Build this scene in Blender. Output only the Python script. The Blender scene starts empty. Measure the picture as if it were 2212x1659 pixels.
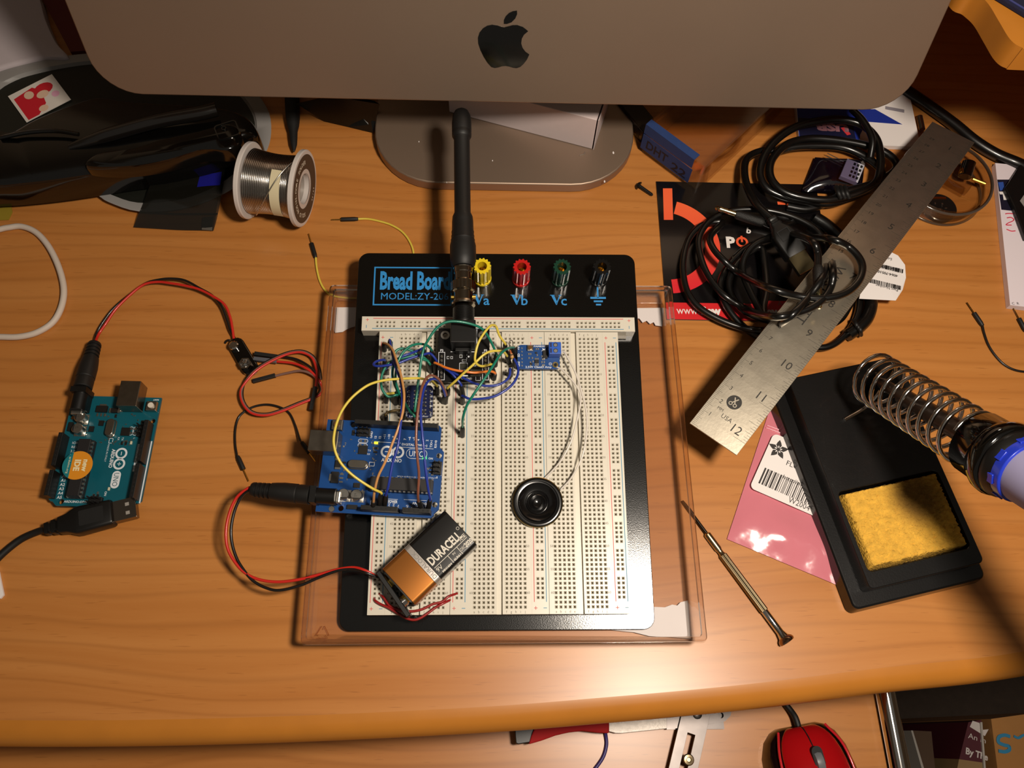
import bpy, bmesh, math, random
from mathutils import Matrix, Vector, Quaternion
random.seed(7)
PI = math.pi
SC = bpy.context.scene
COL = SC.collection
MM = 0.001                      # everything below is written in millimetres

# ---------------------------------------------------------------- camera
CAM_POS = Vector((-6.09, -144.75, 483.65))
CAM_R = ((0.99962023, -0.00900503, 0.02604446),     # right
         (0.00191583, -0.92010614, -0.39166442),    # down
         (0.02749062, 0.39156557, -0.91973946))     # forward
FPX = 1800.0
cam = bpy.data.cameras.new('camera')
cam.sensor_width = 36.0
cam.lens = FPX / 2212 * 36.0
cam.clip_start = 0.01
cam.clip_end = 30
co = bpy.data.objects.new('camera', cam)
COL.objects.link(co)
r_, d_, f_ = [Vector(v) for v in CAM_R]
m_ = Matrix((r_, -d_, -f_)).transposed().to_4x4()
m_.translation = CAM_POS * MM
co.matrix_world = m_
SC.camera = co

# ---------------------------------------------------------------- light
SC.view_settings.view_transform = 'Standard'
SC.view_settings.look = 'None'
SC.view_settings.exposure = 0.0
SC.view_settings.gamma = 1.0
SC.view_settings.use_curve_mapping = False
w = bpy.data.worlds.new('world')
SC.world = w
w.use_nodes = True
w.node_tree.nodes['Background'].inputs[0].default_value = (1.0, 0.90, 0.76, 1)
w.node_tree.nodes['Background'].inputs[1].default_value = 0.11
la = bpy.data.lights.new('desk_lamp_light', 'AREA')
la.shape = 'DISK'
la.size = 0.085
la.energy = 4.6
la.color = (1.0, 0.88, 0.74)
lo = bpy.data.objects.new('desk_lamp_light', la)
COL.objects.link(lo)
LAMP = Vector((185, -112, 615))
lo.location = LAMP * MM
lo.rotation_euler = (Vector((40, 40, 0)) - LAMP).to_track_quat('-Z', 'Y').to_euler()
SC.cycles.max_bounces = 10
SC.cycles.transparent_max_bounces = 24
SC.cycles.caustics_reflective = False
SC.cycles.caustics_refractive = False
SC.cycles.sample_clamp_indirect = 4.0

# ---------------------------------------------------------------- helpers
def s2l(h):
    out = []
    for i in (0, 2, 4):
        c = int(h[i:i + 2], 16) / 255
        out.append(c / 12.92 if c <= 0.04045 else ((c + 0.055) / 1.055) ** 2.4)
    return tuple(out) + (1.0,)

def at(u, v, z=0.0):
    """the point at height z (mm) above the desk seen at that place of the photograph"""
    a, b = (u - 1106) / FPX, (v - 829.5) / FPX
    d = r_ * a + d_ * b + f_
    return CAM_POS + d * ((z - CAM_POS.z) / d.z)

def at_on(M, u, v, z=0.0):
    """local x, y, z where that line of sight meets the plane local z of frame M"""
    a, b = (u - 1106) / FPX, (v - 829.5) / FPX
    d = r_ * a + d_ * b + f_
    I = M.inverted()
    p = I @ CAM_POS
    q = I.to_3x3() @ d
    return p + q * ((z - p.z) / q.z)

BF = Matrix.Translation((0, 0, 22.5)) @ Matrix.Rotation(math.radians(5.5), 4, 'X')   # breadboard frame, z=0 its hole surface
def bb(u, v, z=0.0):
    return BF @ at_on(BF, u, v, z)

def frame(o, x, y=None, z=None):
    """matrix with origin o and x axis towards x; z axis near z (default up)"""
    x = Vector(x).normalized()
    if z is None: z = Vector((0, 0, 1))
    z = Vector(z)
    if y is None: y = z.cross(x)
    y = Vector(y)
    y = (y - x * y.dot(x)).normalized()
    zz = x.cross(y)
    M = Matrix((x, y, zz)).transposed().to_4x4()
    M.translation = Vector(o)
    return M

def T(x, y, z): return Matrix.Translation((x, y, z))
def RX(a): return Matrix.Rotation(math.radians(a), 4, 'X')
def RY(a): return Matrix.Rotation(math.radians(a), 4, 'Y')
def RZ(a): return Matrix.Rotation(math.radians(a), 4, 'Z')

_txt = {}
def _glyphs(s, bold, sx):
    k = (s, bold)
    if k not in _txt:
        cu = bpy.data.curves.new('t', 'FONT')
        cu.body = s
        cu.offset = bold
        cu.resolution_u = 2
        ob = bpy.data.objects.new('t', cu)
        COL.objects.link(ob)
        dg = bpy.context.evaluated_depsgraph_get()
        me = ob.evaluated_get(dg).to_mesh()
        _txt[k] = ([v.co.copy() for v in me.vertices], [tuple(p.vertices) for p in me.polygons])
        ob.evaluated_get(dg).to_mesh_clear()
        bpy.data.objects.remove(ob)
        bpy.data.curves.remove(cu)
    return _txt[k]

def spline(pts, n=8, closed=False):
    P = [Vector(p) for p in pts]
    if len(P) < 3: return P
    out = []
    N = len(P)
    segs = N if closed else N - 1
    for i in range(segs):
        if closed:
            a, b, c, d = P[i - 1], P[i], P[(i + 1) % N], P[(i + 2) % N]
        else:
            b, c = P[i], P[i + 1]
            a = P[i - 1] if i else b * 2 - c
            d = P[i + 2] if i + 2 < N else c * 2 - b
        for j in range(n):
            t = j / n
            out.append(0.5 * ((2 * b) + (c - a) * t + (2 * a - 5 * b + 4 * c - d) * t * t + (3 * b - a - 3 * c + d) * t ** 3))
    if not closed: out.append(P[-1])
    return out

def ngon_pts(n, r, a0=0.0, cx=0.0, cy=0.0):
    return [(cx + r * math.cos(a0 + 2 * PI * i / n), cy + r * math.sin(a0 + 2 * PI * i / n)) for i in range(n)]

def rrect(x0, x1, y0, y1, r, n=5):
    out = []
    for cx, cy, a in ((x1 - r, y1 - r, 0), (x0 + r, y1 - r, 90), (x0 + r, y0 + r, 180), (x1 - r, y0 + r, 270)):
        for i in range(n + 1):
            t = math.radians(a + 90 * i / n)
            out.append((cx + r * math.cos(t), cy + r * math.sin(t)))
    return out

class MB:
    """collects shapes in millimetres for ONE mesh"""
    def __init__(s, M=None):
        s.v, s.f, s.M = [], [], M or Matrix()
    def add(s, vs, fs, M=None):
        k = len(s.v)
        A = s.M @ M if M is not None else s.M
        s.v += [A @ Vector(p) for p in vs]
        s.f += [tuple(i + k for i in f) for f in fs]
        return s
    def box(s, x0, x1, y0, y1, z0, z1, M=None):
        return s.add([(x, y, z) for z in (z0, z1) for y in (y0, y1) for x in (x0, x1)],
                     [(0, 2, 3, 1), (4, 5, 7, 6), (0, 1, 5, 4), (2, 6, 7, 3), (0, 4, 6, 2), (1, 3, 7, 5)], M)
    def cb(s, c, d, M=None):
        return s.box(c[0] - d[0] / 2, c[0] + d[0] / 2, c[1] - d[1] / 2, c[1] + d[1] / 2, c[2], c[2] + d[2], M)
    def prism(s, poly, z0, z1, M=None, inset=0.0):
        n = len(poly)
        top = poly
        if inset:
            cx = sum(p[0] for p in poly) / n; cy = sum(p[1] for p in poly) / n
            top = [(p[0] - inset * (1 if p[0] > cx else -1), p[1] - inset * (1 if p[1] > cy else -1)) for p in poly]
        return s.add([(x, y, z0) for x, y in poly] + [(x, y, z1) for x, y in top],
                     [tuple(range(n - 1, -1, -1)), tuple(range(n, 2 * n))] + [(i, (i + 1) % n, n + (i + 1) % n, n + i) for i in range(n)], M)
    def flat(s, poly, z=0.0, M=None):
        return s.add([(p[0], p[1], z) for p in poly], [tuple(range(len(poly)))], M)
    def ring(s, outer, inner, z0, z1, M=None):
        n = len(outer)
        vs = [(x, y, z) for z in (z0, z1) for P in (outer, inner) for x, y in P]
        fs = []
        for i in range(n):
            j = (i + 1) % n
            fs += [(2 * n + i, 2 * n + j, 3 * n + j, 3 * n + i), (i, n + i, n + j, j), (i, j, 2 * n + j, 2 * n + i), (n + j, n + i, 3 * n + i, 3 * n + j)]
        return s.add(vs, fs, M)
    def lathe(s, prof, n=24, M=None, arc=None, cap=True):
        """prof: (r, z) pairs round local z"""
        vs, fs = [], []
        for r, z in prof:
            for i in range(n):
                a = 2 * PI * i / n
                vs.append((r * math.cos(a), r * math.sin(a), z))
        for k in range(len(prof) - 1):
            for i in range(n):
                j = (i + 1) % n
                fs.append((k * n + i, k * n + j, k * n + n + j, k * n + n + i))
        if cap:
            if prof[0][0] > 1e-6: fs.append(tuple(range(n - 1, -1, -1)))
            if prof[-1][0] > 1e-6: fs.append(tuple((len(prof) - 1) * n + i for i in range(n)))
        return s.add(vs, fs, M)
    def cyl(s, c, r, z0, z1, n=20, M=None):
        return s.lathe([(r, z0), (r, z1)], n, (M @ T(c[0], c[1], 0)) if M is not None else T(c[0], c[1], 0))
    def rod(s, p, q, r, n=12, r2=None):
        p, q = Vector(p), Vector(q)
        L = (q - p).length
        M = T(*p) @ (q - p).to_track_quat('Z', 'Y').to_matrix().to_4x4()
        return s.lathe([(r, 0), (r if r2 is None else r2, L)], n, M)
    def tube(s, pts, r, n=8, closed=False, caps=True, flat=1.0):
        P = [Vector(p) for p in pts]
        N = len(P)
        tan = []
        for i in range(N):
            if closed: t = P[(i + 1) % N] - P[i - 1]
            else: t = P[min(i + 1, N - 1)] - P[max(i - 1, 0)]
            tan.append(t.normalized())
        u = tan[0].orthogonal().normalized()
        if flat != 1.0:
            u = Vector((0, 0, 1)); u = (u - tan[0] * u.dot(tan[0])).normalized()
        vs = []
        for i in range(N):
            if i:
                q = tan[i - 1].rotation_difference(tan[i])
                u = q @ u
            u = (u - tan[i] * u.dot(tan[i])).normalized()
            b = tan[i].cross(u)
            rr = r[i] if isinstance(r, (list, tuple)) else r
            for k in range(n):
                a = 2 * PI * k / n
                vs.append(P[i] + u * (rr * flat * math.cos(a)) + b * (rr * math.sin(a)))
        fs = []
        for i in range(N if closed else N - 1):
            j = (i + 1) % N
            for k in range(n):
                l = (k + 1) % n
                fs.append((i * n + k, i * n + l, j * n + l, j * n + k))
        if caps and not closed:
            fs += [tuple(range(n - 1, -1, -1)), tuple((N - 1) * n + k for k in range(n))]
        return s.add(vs, fs)
    def grid(s, fn, nu, nv):
        vs = [fn(i / nu, j / nv) for j in range(nv + 1) for i in range(nu + 1)]
        return s.add(vs, [(j * (nu + 1) + i, j * (nu + 1) + i + 1, (j + 1) * (nu + 1) + i + 1, (j + 1) * (nu + 1) + i) for j in range(nv) for i in range(nu)])
    def loft(s, rings, cap=True):
        n = len(rings[0])
        vs = [p for r in rings for p in r]
        fs = [(k * n + i, k * n + (i + 1) % n, (k + 1) * n + (i + 1) % n, (k + 1) * n + i) for k in range(len(rings) - 1) for i in range(n)]
        if cap: fs += [tuple(range(n - 1, -1, -1)), tuple((len(rings) - 1) * n + i for i in range(n))]
        return s.add(vs, fs)
    def text(s, t, x, y, z, cap, M=None, sx=1.0, rot=0.0, bold=0.0, al='l', width=None):
        """letters of cap height cap at x, y (baseline) of the current frame"""
        vs, fs = _glyphs(t, bold, sx)
        if not vs: return s
        k = cap / 0.69
        x0 = min(v.x for v in vs); x1 = max(v.x for v in vs)
        if width: sx = width / ((x1 - x0) * k)
        off = {'l': x0, 'c': (x0 + x1) / 2, 'r': x1}[al]
        A = T(x, y, z) @ RZ(rot)
        if M is not None: A = M @ A
        return s.add([((v.x - off) * k * sx, v.y * k, 0) for v in vs], fs, A)

def mesh_obj(name, mb, mat, M=None):
    me = bpy.data.meshes.new(name)
    I = (M.inverted() if M is not None else Matrix())
    me.from_pydata([tuple((I @ p) * MM) for p in mb.v], [], mb.f)
    me.materials.append(mat)
    me.update()
    o = bpy.data.objects.new(name, me)
    COL.objects.link(o)
    return o

def smooth(o, ang=35):
    o.data.shade_smooth()
    o.data.set_sharp_from_angle(angle=math.radians(ang))

def fix(o):
    bm = bmesh.new(); bm.from_mesh(o.data)
    bmesh.ops.recalc_face_normals(bm, faces=bm.faces)
    bm.to_mesh(o.data); bm.free()

def tag(o, label=None, cat=None, group=None, kind=None):
    for k, v in (('label', label), ('category', cat), ('group', group), ('kind', kind)):
        if v: o[k] = v
    return o

def scaled(M):
    m = M.copy(); m.translation = m.translation * MM
    return m

def thing(name, label, cat, M=None, group=None):
    """an Empty at the thing's base; its parts are made in world millimetres and hung under it"""
    M = M if M is not None else Matrix()
    o = bpy.data.objects.new(name, None)
    o.empty_display_size = 0.01
    COL.objects.link(o)
    o.matrix_world = scaled(M)
    o['_m'] = [x for row in M for x in row]
    return tag(o, label, cat, group)

def mat_of(o):
    a = list(o['_m'])
    return Matrix((a[0:4], a[4:8], a[8:12], a[12:16]))

def part(par, name, mb, mat, local=False, sm=35, bevel=0.0, label=None, seg=2, fixn=True):
    """mesh under thing par (or under a part); mb holds the thing's local mm when local, else world mm"""
    root = par
    while root.parent: root = root.parent
    M = mat_of(root)
    o = mesh_obj(name, mb, mat, None if local else M)
    if fixn: fix(o)
    o.parent = par
    if sm: smooth(o, sm)
    if bevel:
        b = o.modifiers.new('b', 'BEVEL'); b.width = bevel * MM; b.segments = seg
        b.limit_method = 'ANGLE'; b.angle_limit = math.radians(40); b.harden_normals = False
    if label: o['label'] = label
    return o

def single(name, mb, mat, label, cat, M=None, group=None, kind=None, sm=35, bevel=0.0, fixn=True):
    """a thing that is one mesh"""
    M = M if M is not None else Matrix()
    o = mesh_obj(name, mb, mat, M)
    if fixn: fix(o)
    o.matrix_world = scaled(M)
    if sm: smooth(o, sm)
    if bevel:
        b = o.modifiers.new('b', 'BEVEL'); b.width = bevel * MM; b.segments = 2
        b.limit_method = 'ANGLE'; b.angle_limit = math.radians(40)
    return tag(o, label, cat, group, kind)

# ---------------------------------------------------------------- materials
_m = {}
def mat(name, col='808080', rough=0.5, metal=0.0, spec=0.5, coat=0.0, emit=None, es=0.0, trans=0.0, alpha=1.0, noise=None, bump=None):
    """principled; noise=(scale, amount) varies the colour, bump=(scale, strength) the surface"""
    if name in _m: return _m[name]
    m = bpy.data.materials.new(name)
    m.use_nodes = True
    nt = m.node_tree
    b = nt.nodes['Principled BSDF']
    c = s2l(col)
    b.inputs['Base Color'].default_value = c
    b.inputs['Roughness'].default_value = rough
    b.inputs['Metallic'].default_value = metal
    b.inputs['Specular IOR Level'].default_value = spec
    b.inputs['Coat Weight'].default_value = coat
    b.inputs['Coat Roughness'].default_value = 0.08
    b.inputs['Transmission Weight'].default_value = trans
    b.inputs['Alpha'].default_value = alpha
    if emit:
        b.inputs['Emission Color'].default_value = s2l(emit)
        b.inputs['Emission Strength'].default_value = es
    tc = None
    if noise or bump:
        tc = nt.nodes.new('ShaderNodeTexCoord')
    if noise:
        n = nt.nodes.new('ShaderNodeTexNoise')
        n.inputs['Scale'].default_value = noise[0]; n.inputs['Detail'].default_value = 4
        nt.links.new(tc.outputs['Object'], n.inputs['Vector'])
        mx = nt.nodes.new('ShaderNodeMix'); mx.data_type = 'RGBA'
        mx.inputs[6].default_value = tuple(x * (1 - noise[1]) for x in c[:3]) + (1,)
        mx.inputs[7].default_value = tuple(min(1, x * (1 + noise[1])) for x in c[:3]) + (1,)
        nt.links.new(n.outputs['Fac'], mx.inputs[0])
        nt.links.new(mx.outputs[2], b.inputs['Base Color'])
    if bump:
        n = nt.nodes.new('ShaderNodeTexNoise')
        n.inputs['Scale'].default_value = bump[0]; n.inputs['Detail'].default_value = 3
        nt.links.new(tc.outputs['Object'], n.inputs['Vector'])
        bp = nt.nodes.new('ShaderNodeBump')
        bp.inputs['Strength'].default_value = bump[1]; bp.inputs['Distance'].default_value = 0.001
        nt.links.new(n.outputs['Fac'], bp.inputs['Height'])
        nt.links.new(bp.outputs['Normal'], b.inputs['Normal'])
    _m[name] = m
    return m

def clear(name, tint='f6efe8', rough=0.04, gl=0.06, haze=0.0, hazecol='ffffff'):
    """thin clear plastic: lets light through, shines by Fresnel, a little haze"""
    if name in _m: return _m[name]
    m = bpy.data.materials.new(name)
    m.use_nodes = True
    nt = m.node_tree
    nt.nodes.remove(nt.nodes['Principled BSDF'])
    out = nt.nodes['Material Output']
    tr = nt.nodes.new('ShaderNodeBsdfTransparent'); tr.inputs[0].default_value = s2l(tint)
    g = nt.nodes.new('ShaderNodeBsdfGlossy'); g.inputs['Roughness'].default_value = rough
    lw = nt.nodes.new('ShaderNodeLayerWeight'); lw.inputs[0].default_value = 0.5
    pw = nt.nodes.new('ShaderNodeMath'); pw.operation = 'POWER'; pw.inputs[1].default_value = 4.0
    nt.links.new(lw.outputs['Facing'], pw.inputs[0])
    mp = nt.nodes.new('ShaderNodeMath'); mp.operation = 'MULTIPLY_ADD'; mp.inputs[1].default_value = 0.55; mp.inputs[2].default_value = gl
    nt.links.new(pw.outputs[0], mp.inputs[0])
    mx = nt.nodes.new('ShaderNodeMixShader')
    nt.links.new(mp.outputs[0], mx.inputs[0]); nt.links.new(tr.outputs[0], mx.inputs[1]); nt.links.new(g.outputs[0], mx.inputs[2])
    last = mx
    if haze:
        df = nt.nodes.new('ShaderNodeBsdfDiffuse'); df.inputs[0].default_value = s2l(hazecol)
        m2 = nt.nodes.new('ShaderNodeMixShader'); m2.inputs[0].default_value = haze
        nt.links.new(mx.outputs[0], m2.inputs[1]); nt.links.new(df.outputs[0], m2.inputs[2])
        last = m2
    nt.links.new(last.outputs[0], out.inputs[0])
    _m[name] = m
    return m

def wood(name, dark, light, rough=0.33, sc=1.0, dashes=0.35):
    """orange veneer: soft wavy bands along x with short dark pores"""
    m = bpy.data.materials.new(name)
    m.use_nodes = True
    nt = m.node_tree
    N, L = nt.nodes.new, nt.links.new
    b = nt.nodes['Principled BSDF']
    tc = N('ShaderNodeTexCoord')
    def mapped(sx, sy, sz, loc=(0, 0, 0)):
        mp = N('ShaderNodeMapping'); mp.inputs['Scale'].default_value = (sx, sy, sz); mp.inputs['Location'].default_value = loc
        L(tc.outputs['Object'], mp.inputs['Vector']); return mp
    # slow warp, then stretched bands
    mw = mapped(2.2 * sc, 7 * sc, 2)
    nw = N('ShaderNodeTexNoise'); nw.inputs['Scale'].default_value = 1.6; nw.inputs['Detail'].default_value = 1.5
    L(mw.outputs[0], nw.inputs['Vector'])
    m1 = mapped(1.2 * sc, 26 * sc, 4)
    ad = N('ShaderNodeVectorMath'); ad.operation = 'MULTIPLY_ADD'
    ad.inputs[1].default_value = (0.0, 1.5, 0.0)
    L(nw.outputs['Color'], ad.inputs[0]); L(m1.outputs[0], ad.inputs[2])
    n1 = N('ShaderNodeTexNoise'); n1.inputs['Scale'].default_value = 2.4; n1.inputs['Detail'].default_value = 5; n1.inputs['Roughness'].default_value = 0.62
    L(ad.outputs[0], n1.inputs['Vector'])
    cr = N('ShaderNodeValToRGB')
    cr.color_ramp.elements[0].position = 0.22; cr.color_ramp.elements[0].color = s2l(dark)
    cr.color_ramp.elements[1].position = 0.66; cr.color_ramp.elements[1].color = s2l(light)
    L(n1.outputs['Fac'], cr.inputs[0])
    # thin darker grain lines
    wv = N('ShaderNodeTexWave'); wv.wave_type = 'BANDS'; wv.bands_direction = 'Y'; wv.wave_profile = 'SIN'
    wv.inputs['Scale'].default_value = 1.1; wv.inputs['Distortion'].default_value = 3.0; wv.inputs['Detail'].default_value = 2.0
    L(ad.outputs[0], wv.inputs['Vector'])
    pw = N('ShaderNodeMath'); pw.operation = 'POWER'; pw.inputs[1].default_value = 9.0
    L(wv.outputs['Fac'], pw.inputs[0])
    # short pores
    mp_ = mapped(60 * sc, 900 * sc, 60)
    n2 = N('ShaderNodeTexNoise'); n2.inputs['Scale'].default_value = 1.0; n2.inputs['Detail'].default_value = 1.0
    L(mp_.outputs[0], n2.inputs['Vector'])
    r2 = N('ShaderNodeValToRGB'); r2.color_ramp.elements[0].position = 0.66; r2.color_ramp.elements[1].position = 0.74
    L(n2.outputs['Fac'], r2.inputs[0])
    mul = N('ShaderNodeMath'); mul.operation = 'MULTIPLY'; mul.inputs[1].default_value = 0.22
    L(pw.outputs[0], mul.inputs[0])
    mu2 = N('ShaderNodeMath'); mu2.operation = 'MULTIPLY'; mu2.inputs[1].default_value = dashes
    L(r2.outputs[0], mu2.inputs[0])
    mxx = N('ShaderNodeMath'); mxx.operation = 'MAXIMUM'; L(mul.outputs[0], mxx.inputs[0]); L(mu2.outputs[0], mxx.inputs[1])
    mx = N('ShaderNodeMix'); mx.data_type = 'RGBA'
    dk = s2l(dark); mx.inputs[7].default_value = (dk[0] * 0.55, dk[1] * 0.5, dk[2] * 0.45, 1)
    L(mxx.outputs[0], mx.inputs[0]); L(cr.outputs[0], mx.inputs[6]); L(mx.outputs[2], b.inputs['Base Color'])
    b.inputs['Roughness'].default_value = rough
    b.inputs['Specular IOR Level'].default_value = 0.5
    return m

M_wood = wood('desk_veneer', 'ae6c2f', 'bf7f41')
M_edge = mat('wood_edge_band', 'b87426', 0.38, noise=(60, 0.08))
M_black = mat('black_plastic', '0d0c0b', 0.38, noise=(120, 0.15))
M_gloss = mat('gloss_black_plastic', '060504', 0.08, coat=0.6)
M_rub = mat('black_rubber', '100f0e', 0.55)
M_blackm = mat('matte_black', '090807', 0.7)
M_steel = mat('steel', 'b9b2a6', 0.25, 1.0, noise=(300, 0.1))
M_chrome = mat('chrome', 'd8d4d0', 0.08, 1.0)
M_brass = mat('gold_plating', 'd9b85c', 0.25, 1.0)
M_tin = mat('tinned_metal', 'c9c5bd', 0.3, 1.0)
M_white = mat('white_paper', 'e9e2df', 0.7)
M_ink = mat('black_ink', '1b1715', 0.6)
M_silk = mat('white_silkscreen', 'd7dbe0', 0.6)
M_abs = mat('ivory_abs', 'd3ccbc', 0.32, spec=0.5)

# ================================================================ the room and the desk
M_wall = mat('wall_paint', 'b9a58c', 0.9, noise=(8, 0.04), bump=(200, 0.05))
M_floor = mat('floor_carpet', '3a2f27', 0.95, noise=(90, 0.3), bump=(400, 0.4))
def struct(name, b, m):
    o = single(name, b, m, None, None, sm=0)
    o['kind'] = 'structure'
    return o
struct('floor', MB().box(-1500, 1500, -1500, 500, -760, -740), M_floor)
struct('wall_back', MB().box(-1500, 1500, 480, 500, -740, 1700), M_wall)
struct('wall_left', MB().box(-1500, -1480, -1500, 480, -740, 1700), M_wall)
struct('wall_right', MB().box(1480, 1500, -1500, 480, -740, 1700), M_wall)

# desk with a gently curved, rounded front edge
fe = [at(u, v, -9) for u, v in ((0, 1613), (500, 1608), (1000, 1586), (1300, 1563), (1600, 1535), (1900, 1498), (2212, 1461))]
fe = [Vector((-620, -136, -9)), Vector((-420, -141, -9))] + fe + [Vector((420, -92, -9)), Vector((620, -64, -9))]
fe = spline(fe, 6)
desk = thing('desk', 'orange wood veneer desk with a curved rounded front edge under everything', 'desk', T(0, 150, 0))
prof = [(13, 0), (9, -0.4), (5, -1.8), (2, -4.6), (0.4, -8), (0, -12), (0.6, -20), (3, -26), (7, -28)]
b = MB()
b.loft([[Vector((p.x, p.y + i, z)) for p in fe] for i, z in prof], cap=False)
b.f = [f for f in b.f if abs(b.v[f[0]].x - b.v[f[1]].x) < 300 and abs(b.v[f[0]].x - b.v[f[2]].x) < 300]
part(desk, 'edge_band', b, M_edge, sm=60)
b = MB()
n = len(fe)
b.add([Vector((p.x, p.y + 13, 0)) for p in fe] + [Vector((p.x, 445, 0)) for p in fe], [(i, i + 1, n + i + 1, n + i) for i in range(n - 1)])
b.add([Vector((p.x, p.y + 7, -28)) for p in fe] + [Vector((p.x, 445, -28)) for p in fe], [(i, n + i, n + i + 1, i + 1) for i in range(n - 1)])
b.box(-620, 620, 444.9, 445, -28, 0)
part(desk, 'desk_top', b, M_wood, sm=0)
for s in (-1, 1):
    part(desk, 'side_panel', MB().box(s * 600 - 9, s * 600 + 9, -60, 440, -740, -28), M_edge, sm=0)

# pull-out tray under the front edge
ZT = -110
tray = thing('keyboard_tray', 'wooden pull-out tray below the front edge, metal rail on its right side', 'tray', T(0, -200, ZT))
part(tray, 'tray_board', MB().box(-560, 255, -330, 120, ZT - 16, ZT), M_wood, sm=0)
b = MB()
ra, rb_ = at(1914, 1503, ZT + 6), at(1944, 1659, ZT + 6)
dr = (rb_ - ra).normalized()
b.rod(ra - dr * 60, ra + dr * 210, 6.4, 24)
part(tray, 'side_rail', b, M_chrome, label='round chrome rail')
part(tray, 'runner', MB().box(255, 266, -330, 120, ZT - 20, ZT - 4), M_steel, sm=0)
for s in (-540, 235):
    part(tray, 'hanger', MB().box(s, s + 14, 60, 110, ZT, -28), M_black, sm=0)

# raised shelf at the upper right, its front curves back behind the computer
zs = 138
sh = [(2045, 5), (2080, 33), (2103, 55), (2125, 92), (2148, 130), (2172, 147), (2212, 152)]
pl = [at(u, v, zs) for u, v in sh]
pl = [pl[0] + Vector((-1, 150, 0)), pl[0] + Vector((-1, 50, 0))] + pl + [Vector((pl[-1].x + 80, pl[-1].y - 2, zs)), Vector((520, pl[-1].y - 4, zs))]
pl = spline(pl, 6)
shelf = thing('desk_shelf', 'raised wooden shelf with a curved front behind the computer at right', 'shelf', T(420, 330, 0))
poly = [(p.x, p.y) for p in pl] + [(520, 440), (pl[0].x, 440)]
part(shelf, 'shelf_board', MB().prism(poly, zs, zs + 15), M_edge, sm=40)
b = MB(); b.box(500, 518, 230, 438, 0, zs); b.box(290, 500, 424, 438, 0, zs)
part(shelf, 'support_panel', b, M_edge, sm=0)
nb = MB(); A = at(2140, -4, zs + 15.2); B2 = at(2212, 40, zs + 15.2)
Fn = frame(A, B2 - A)
nb.box(-60, 130, 0, 90, 0, 3, Fn)
o = thing('blue_folder', 'dark blue fabric folder lying on the raised shelf', 'folder', Fn)
part(o, 'cover', nb, mat('navy_fabric', '0f1030', 0.9, noise=(900, 0.3), bump=(2500, 0.5)), sm=0, bevel=0.6)
b = MB(); b.tube([Fn @ Vector((x, 2.0, 3.1)) for x in (-60, 130)], 0.7, 6)
part(o, 'stitching', b, mat('pale_thread', '2c3068', 0.8))

# ================================================================ the computer
M_alu = mat('anodised_aluminium', '9d8876', 0.48, 0.75, noise=(14, 0.06), bump=(6000, 0.04))
th = math.radians(15)
xd = Vector((497.3, -6.5, 0)).normalized()
yd = Vector((0, math.sin(th), math.cos(th)))
FI = frame((3.8, 220.5, 74), xd, yd)
imac = thing('desktop_computer', 'silver all-in-one desktop computer, its chin and stand facing us', 'computer', T(3, 300, 0))
b = MB(FI)
b.prism(rrect(-249, 250, 0, 345, 25, 8), -20, 0)
part(imac, 'body', b, M_alu, bevel=0.8)
b = MB(FI); b.box(-247, 248, 92, 343, 0.05, 1.2)
part(imac, 'screen_glass', b, M_gloss, sm=0)
ap = [(1232,185),(1260,178),(1290,170),(1320,169),(1355,181),(1380,200),(1393,212),(1365,235),(1350,262),(1346,295),(1355,325),(1375,352),(1401,370),(1385,405),(1362,435),(1340,455),(1315,463),(1290,460),(1265,452),(1240,448),(1215,450),(1190,458),(1165,462),(1142,455),(1115,425),(1090,385),(1068,340),(1053,295),(1051,255),(1062,220),(1085,192),(1115,174),(1150,167),(1185,172),(1210,181)]
lf = [(1317,71),(1318,95),(1305,125),(1280,150),(1250,161),(1228,161),(1228,135),(1240,110),(1262,88),(1290,75)]
b = MB(FI)
for P in (ap, lf):
    b.prism([tuple(at_on(FI, 700 + x / 3.16, y / 3.16))[:2] for x, y in P], 0.0, 0.35)
part(imac, 'logo', b, M_gloss, sm=0, label='glossy black fruit emblem')
b = MB(); b.prism(rrect(-90, 94, 207.5, 400, 46, 10), 0.5, 9, RZ(-0.6))
part(imac, 'foot', b, M_alu, bevel=0.9)
b = MB()
pr = [(330, 9), (399, 9), (399, 12), (385, 60), (372, 120), (362, 200), (300, 215), (297, 205), (345, 185), (356, 120), (366, 60), (372, 18), (330, 12)]
b.add([(-74, y, z) for y, z in pr] + [(78, y, z) for y, z in pr], [tuple(range(len(pr))), tuple(range(2 * len(pr) - 1, len(pr) - 1, -1))] + [(i, len(pr) + i, len(pr) + (i + 1) % len(pr), (i + 1) % len(pr)) for i in range(len(pr))])
part(imac, 'stand_neck', b, M_alu, sm=30)
b = MB()
for u, v, r in ((1325, 330, 0.9), (1306, 392, 0.8), (905, 306, 0.5), (1064, 347, 0.5), (965, 394, 0.5)):
    p = at(u, v, 9.02); b.prism([(p.x + r * math.cos(a) * 0.7 , p.y + r * 1.3 * math.sin(a)) for a in (0, 1.2, 2.2, 3.3, 4.4, 5.4)], 8.9, 9.06)
p1, p2, p3 = at(1264, 328, 9.3), at(1262, 333, 9.3), at(1252, 336, 9.3)
part(imac, 'dust', b, M_white, sm=0).__setitem__('kind', 'stuff')
single('bent_wire_scrap', MB().tube([p1, p2, p3], 0.35, 6), M_tin, 'tiny bent pale wire offcut on the computer foot', 'scrap', T(*at(1262, 333, 9)))

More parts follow.
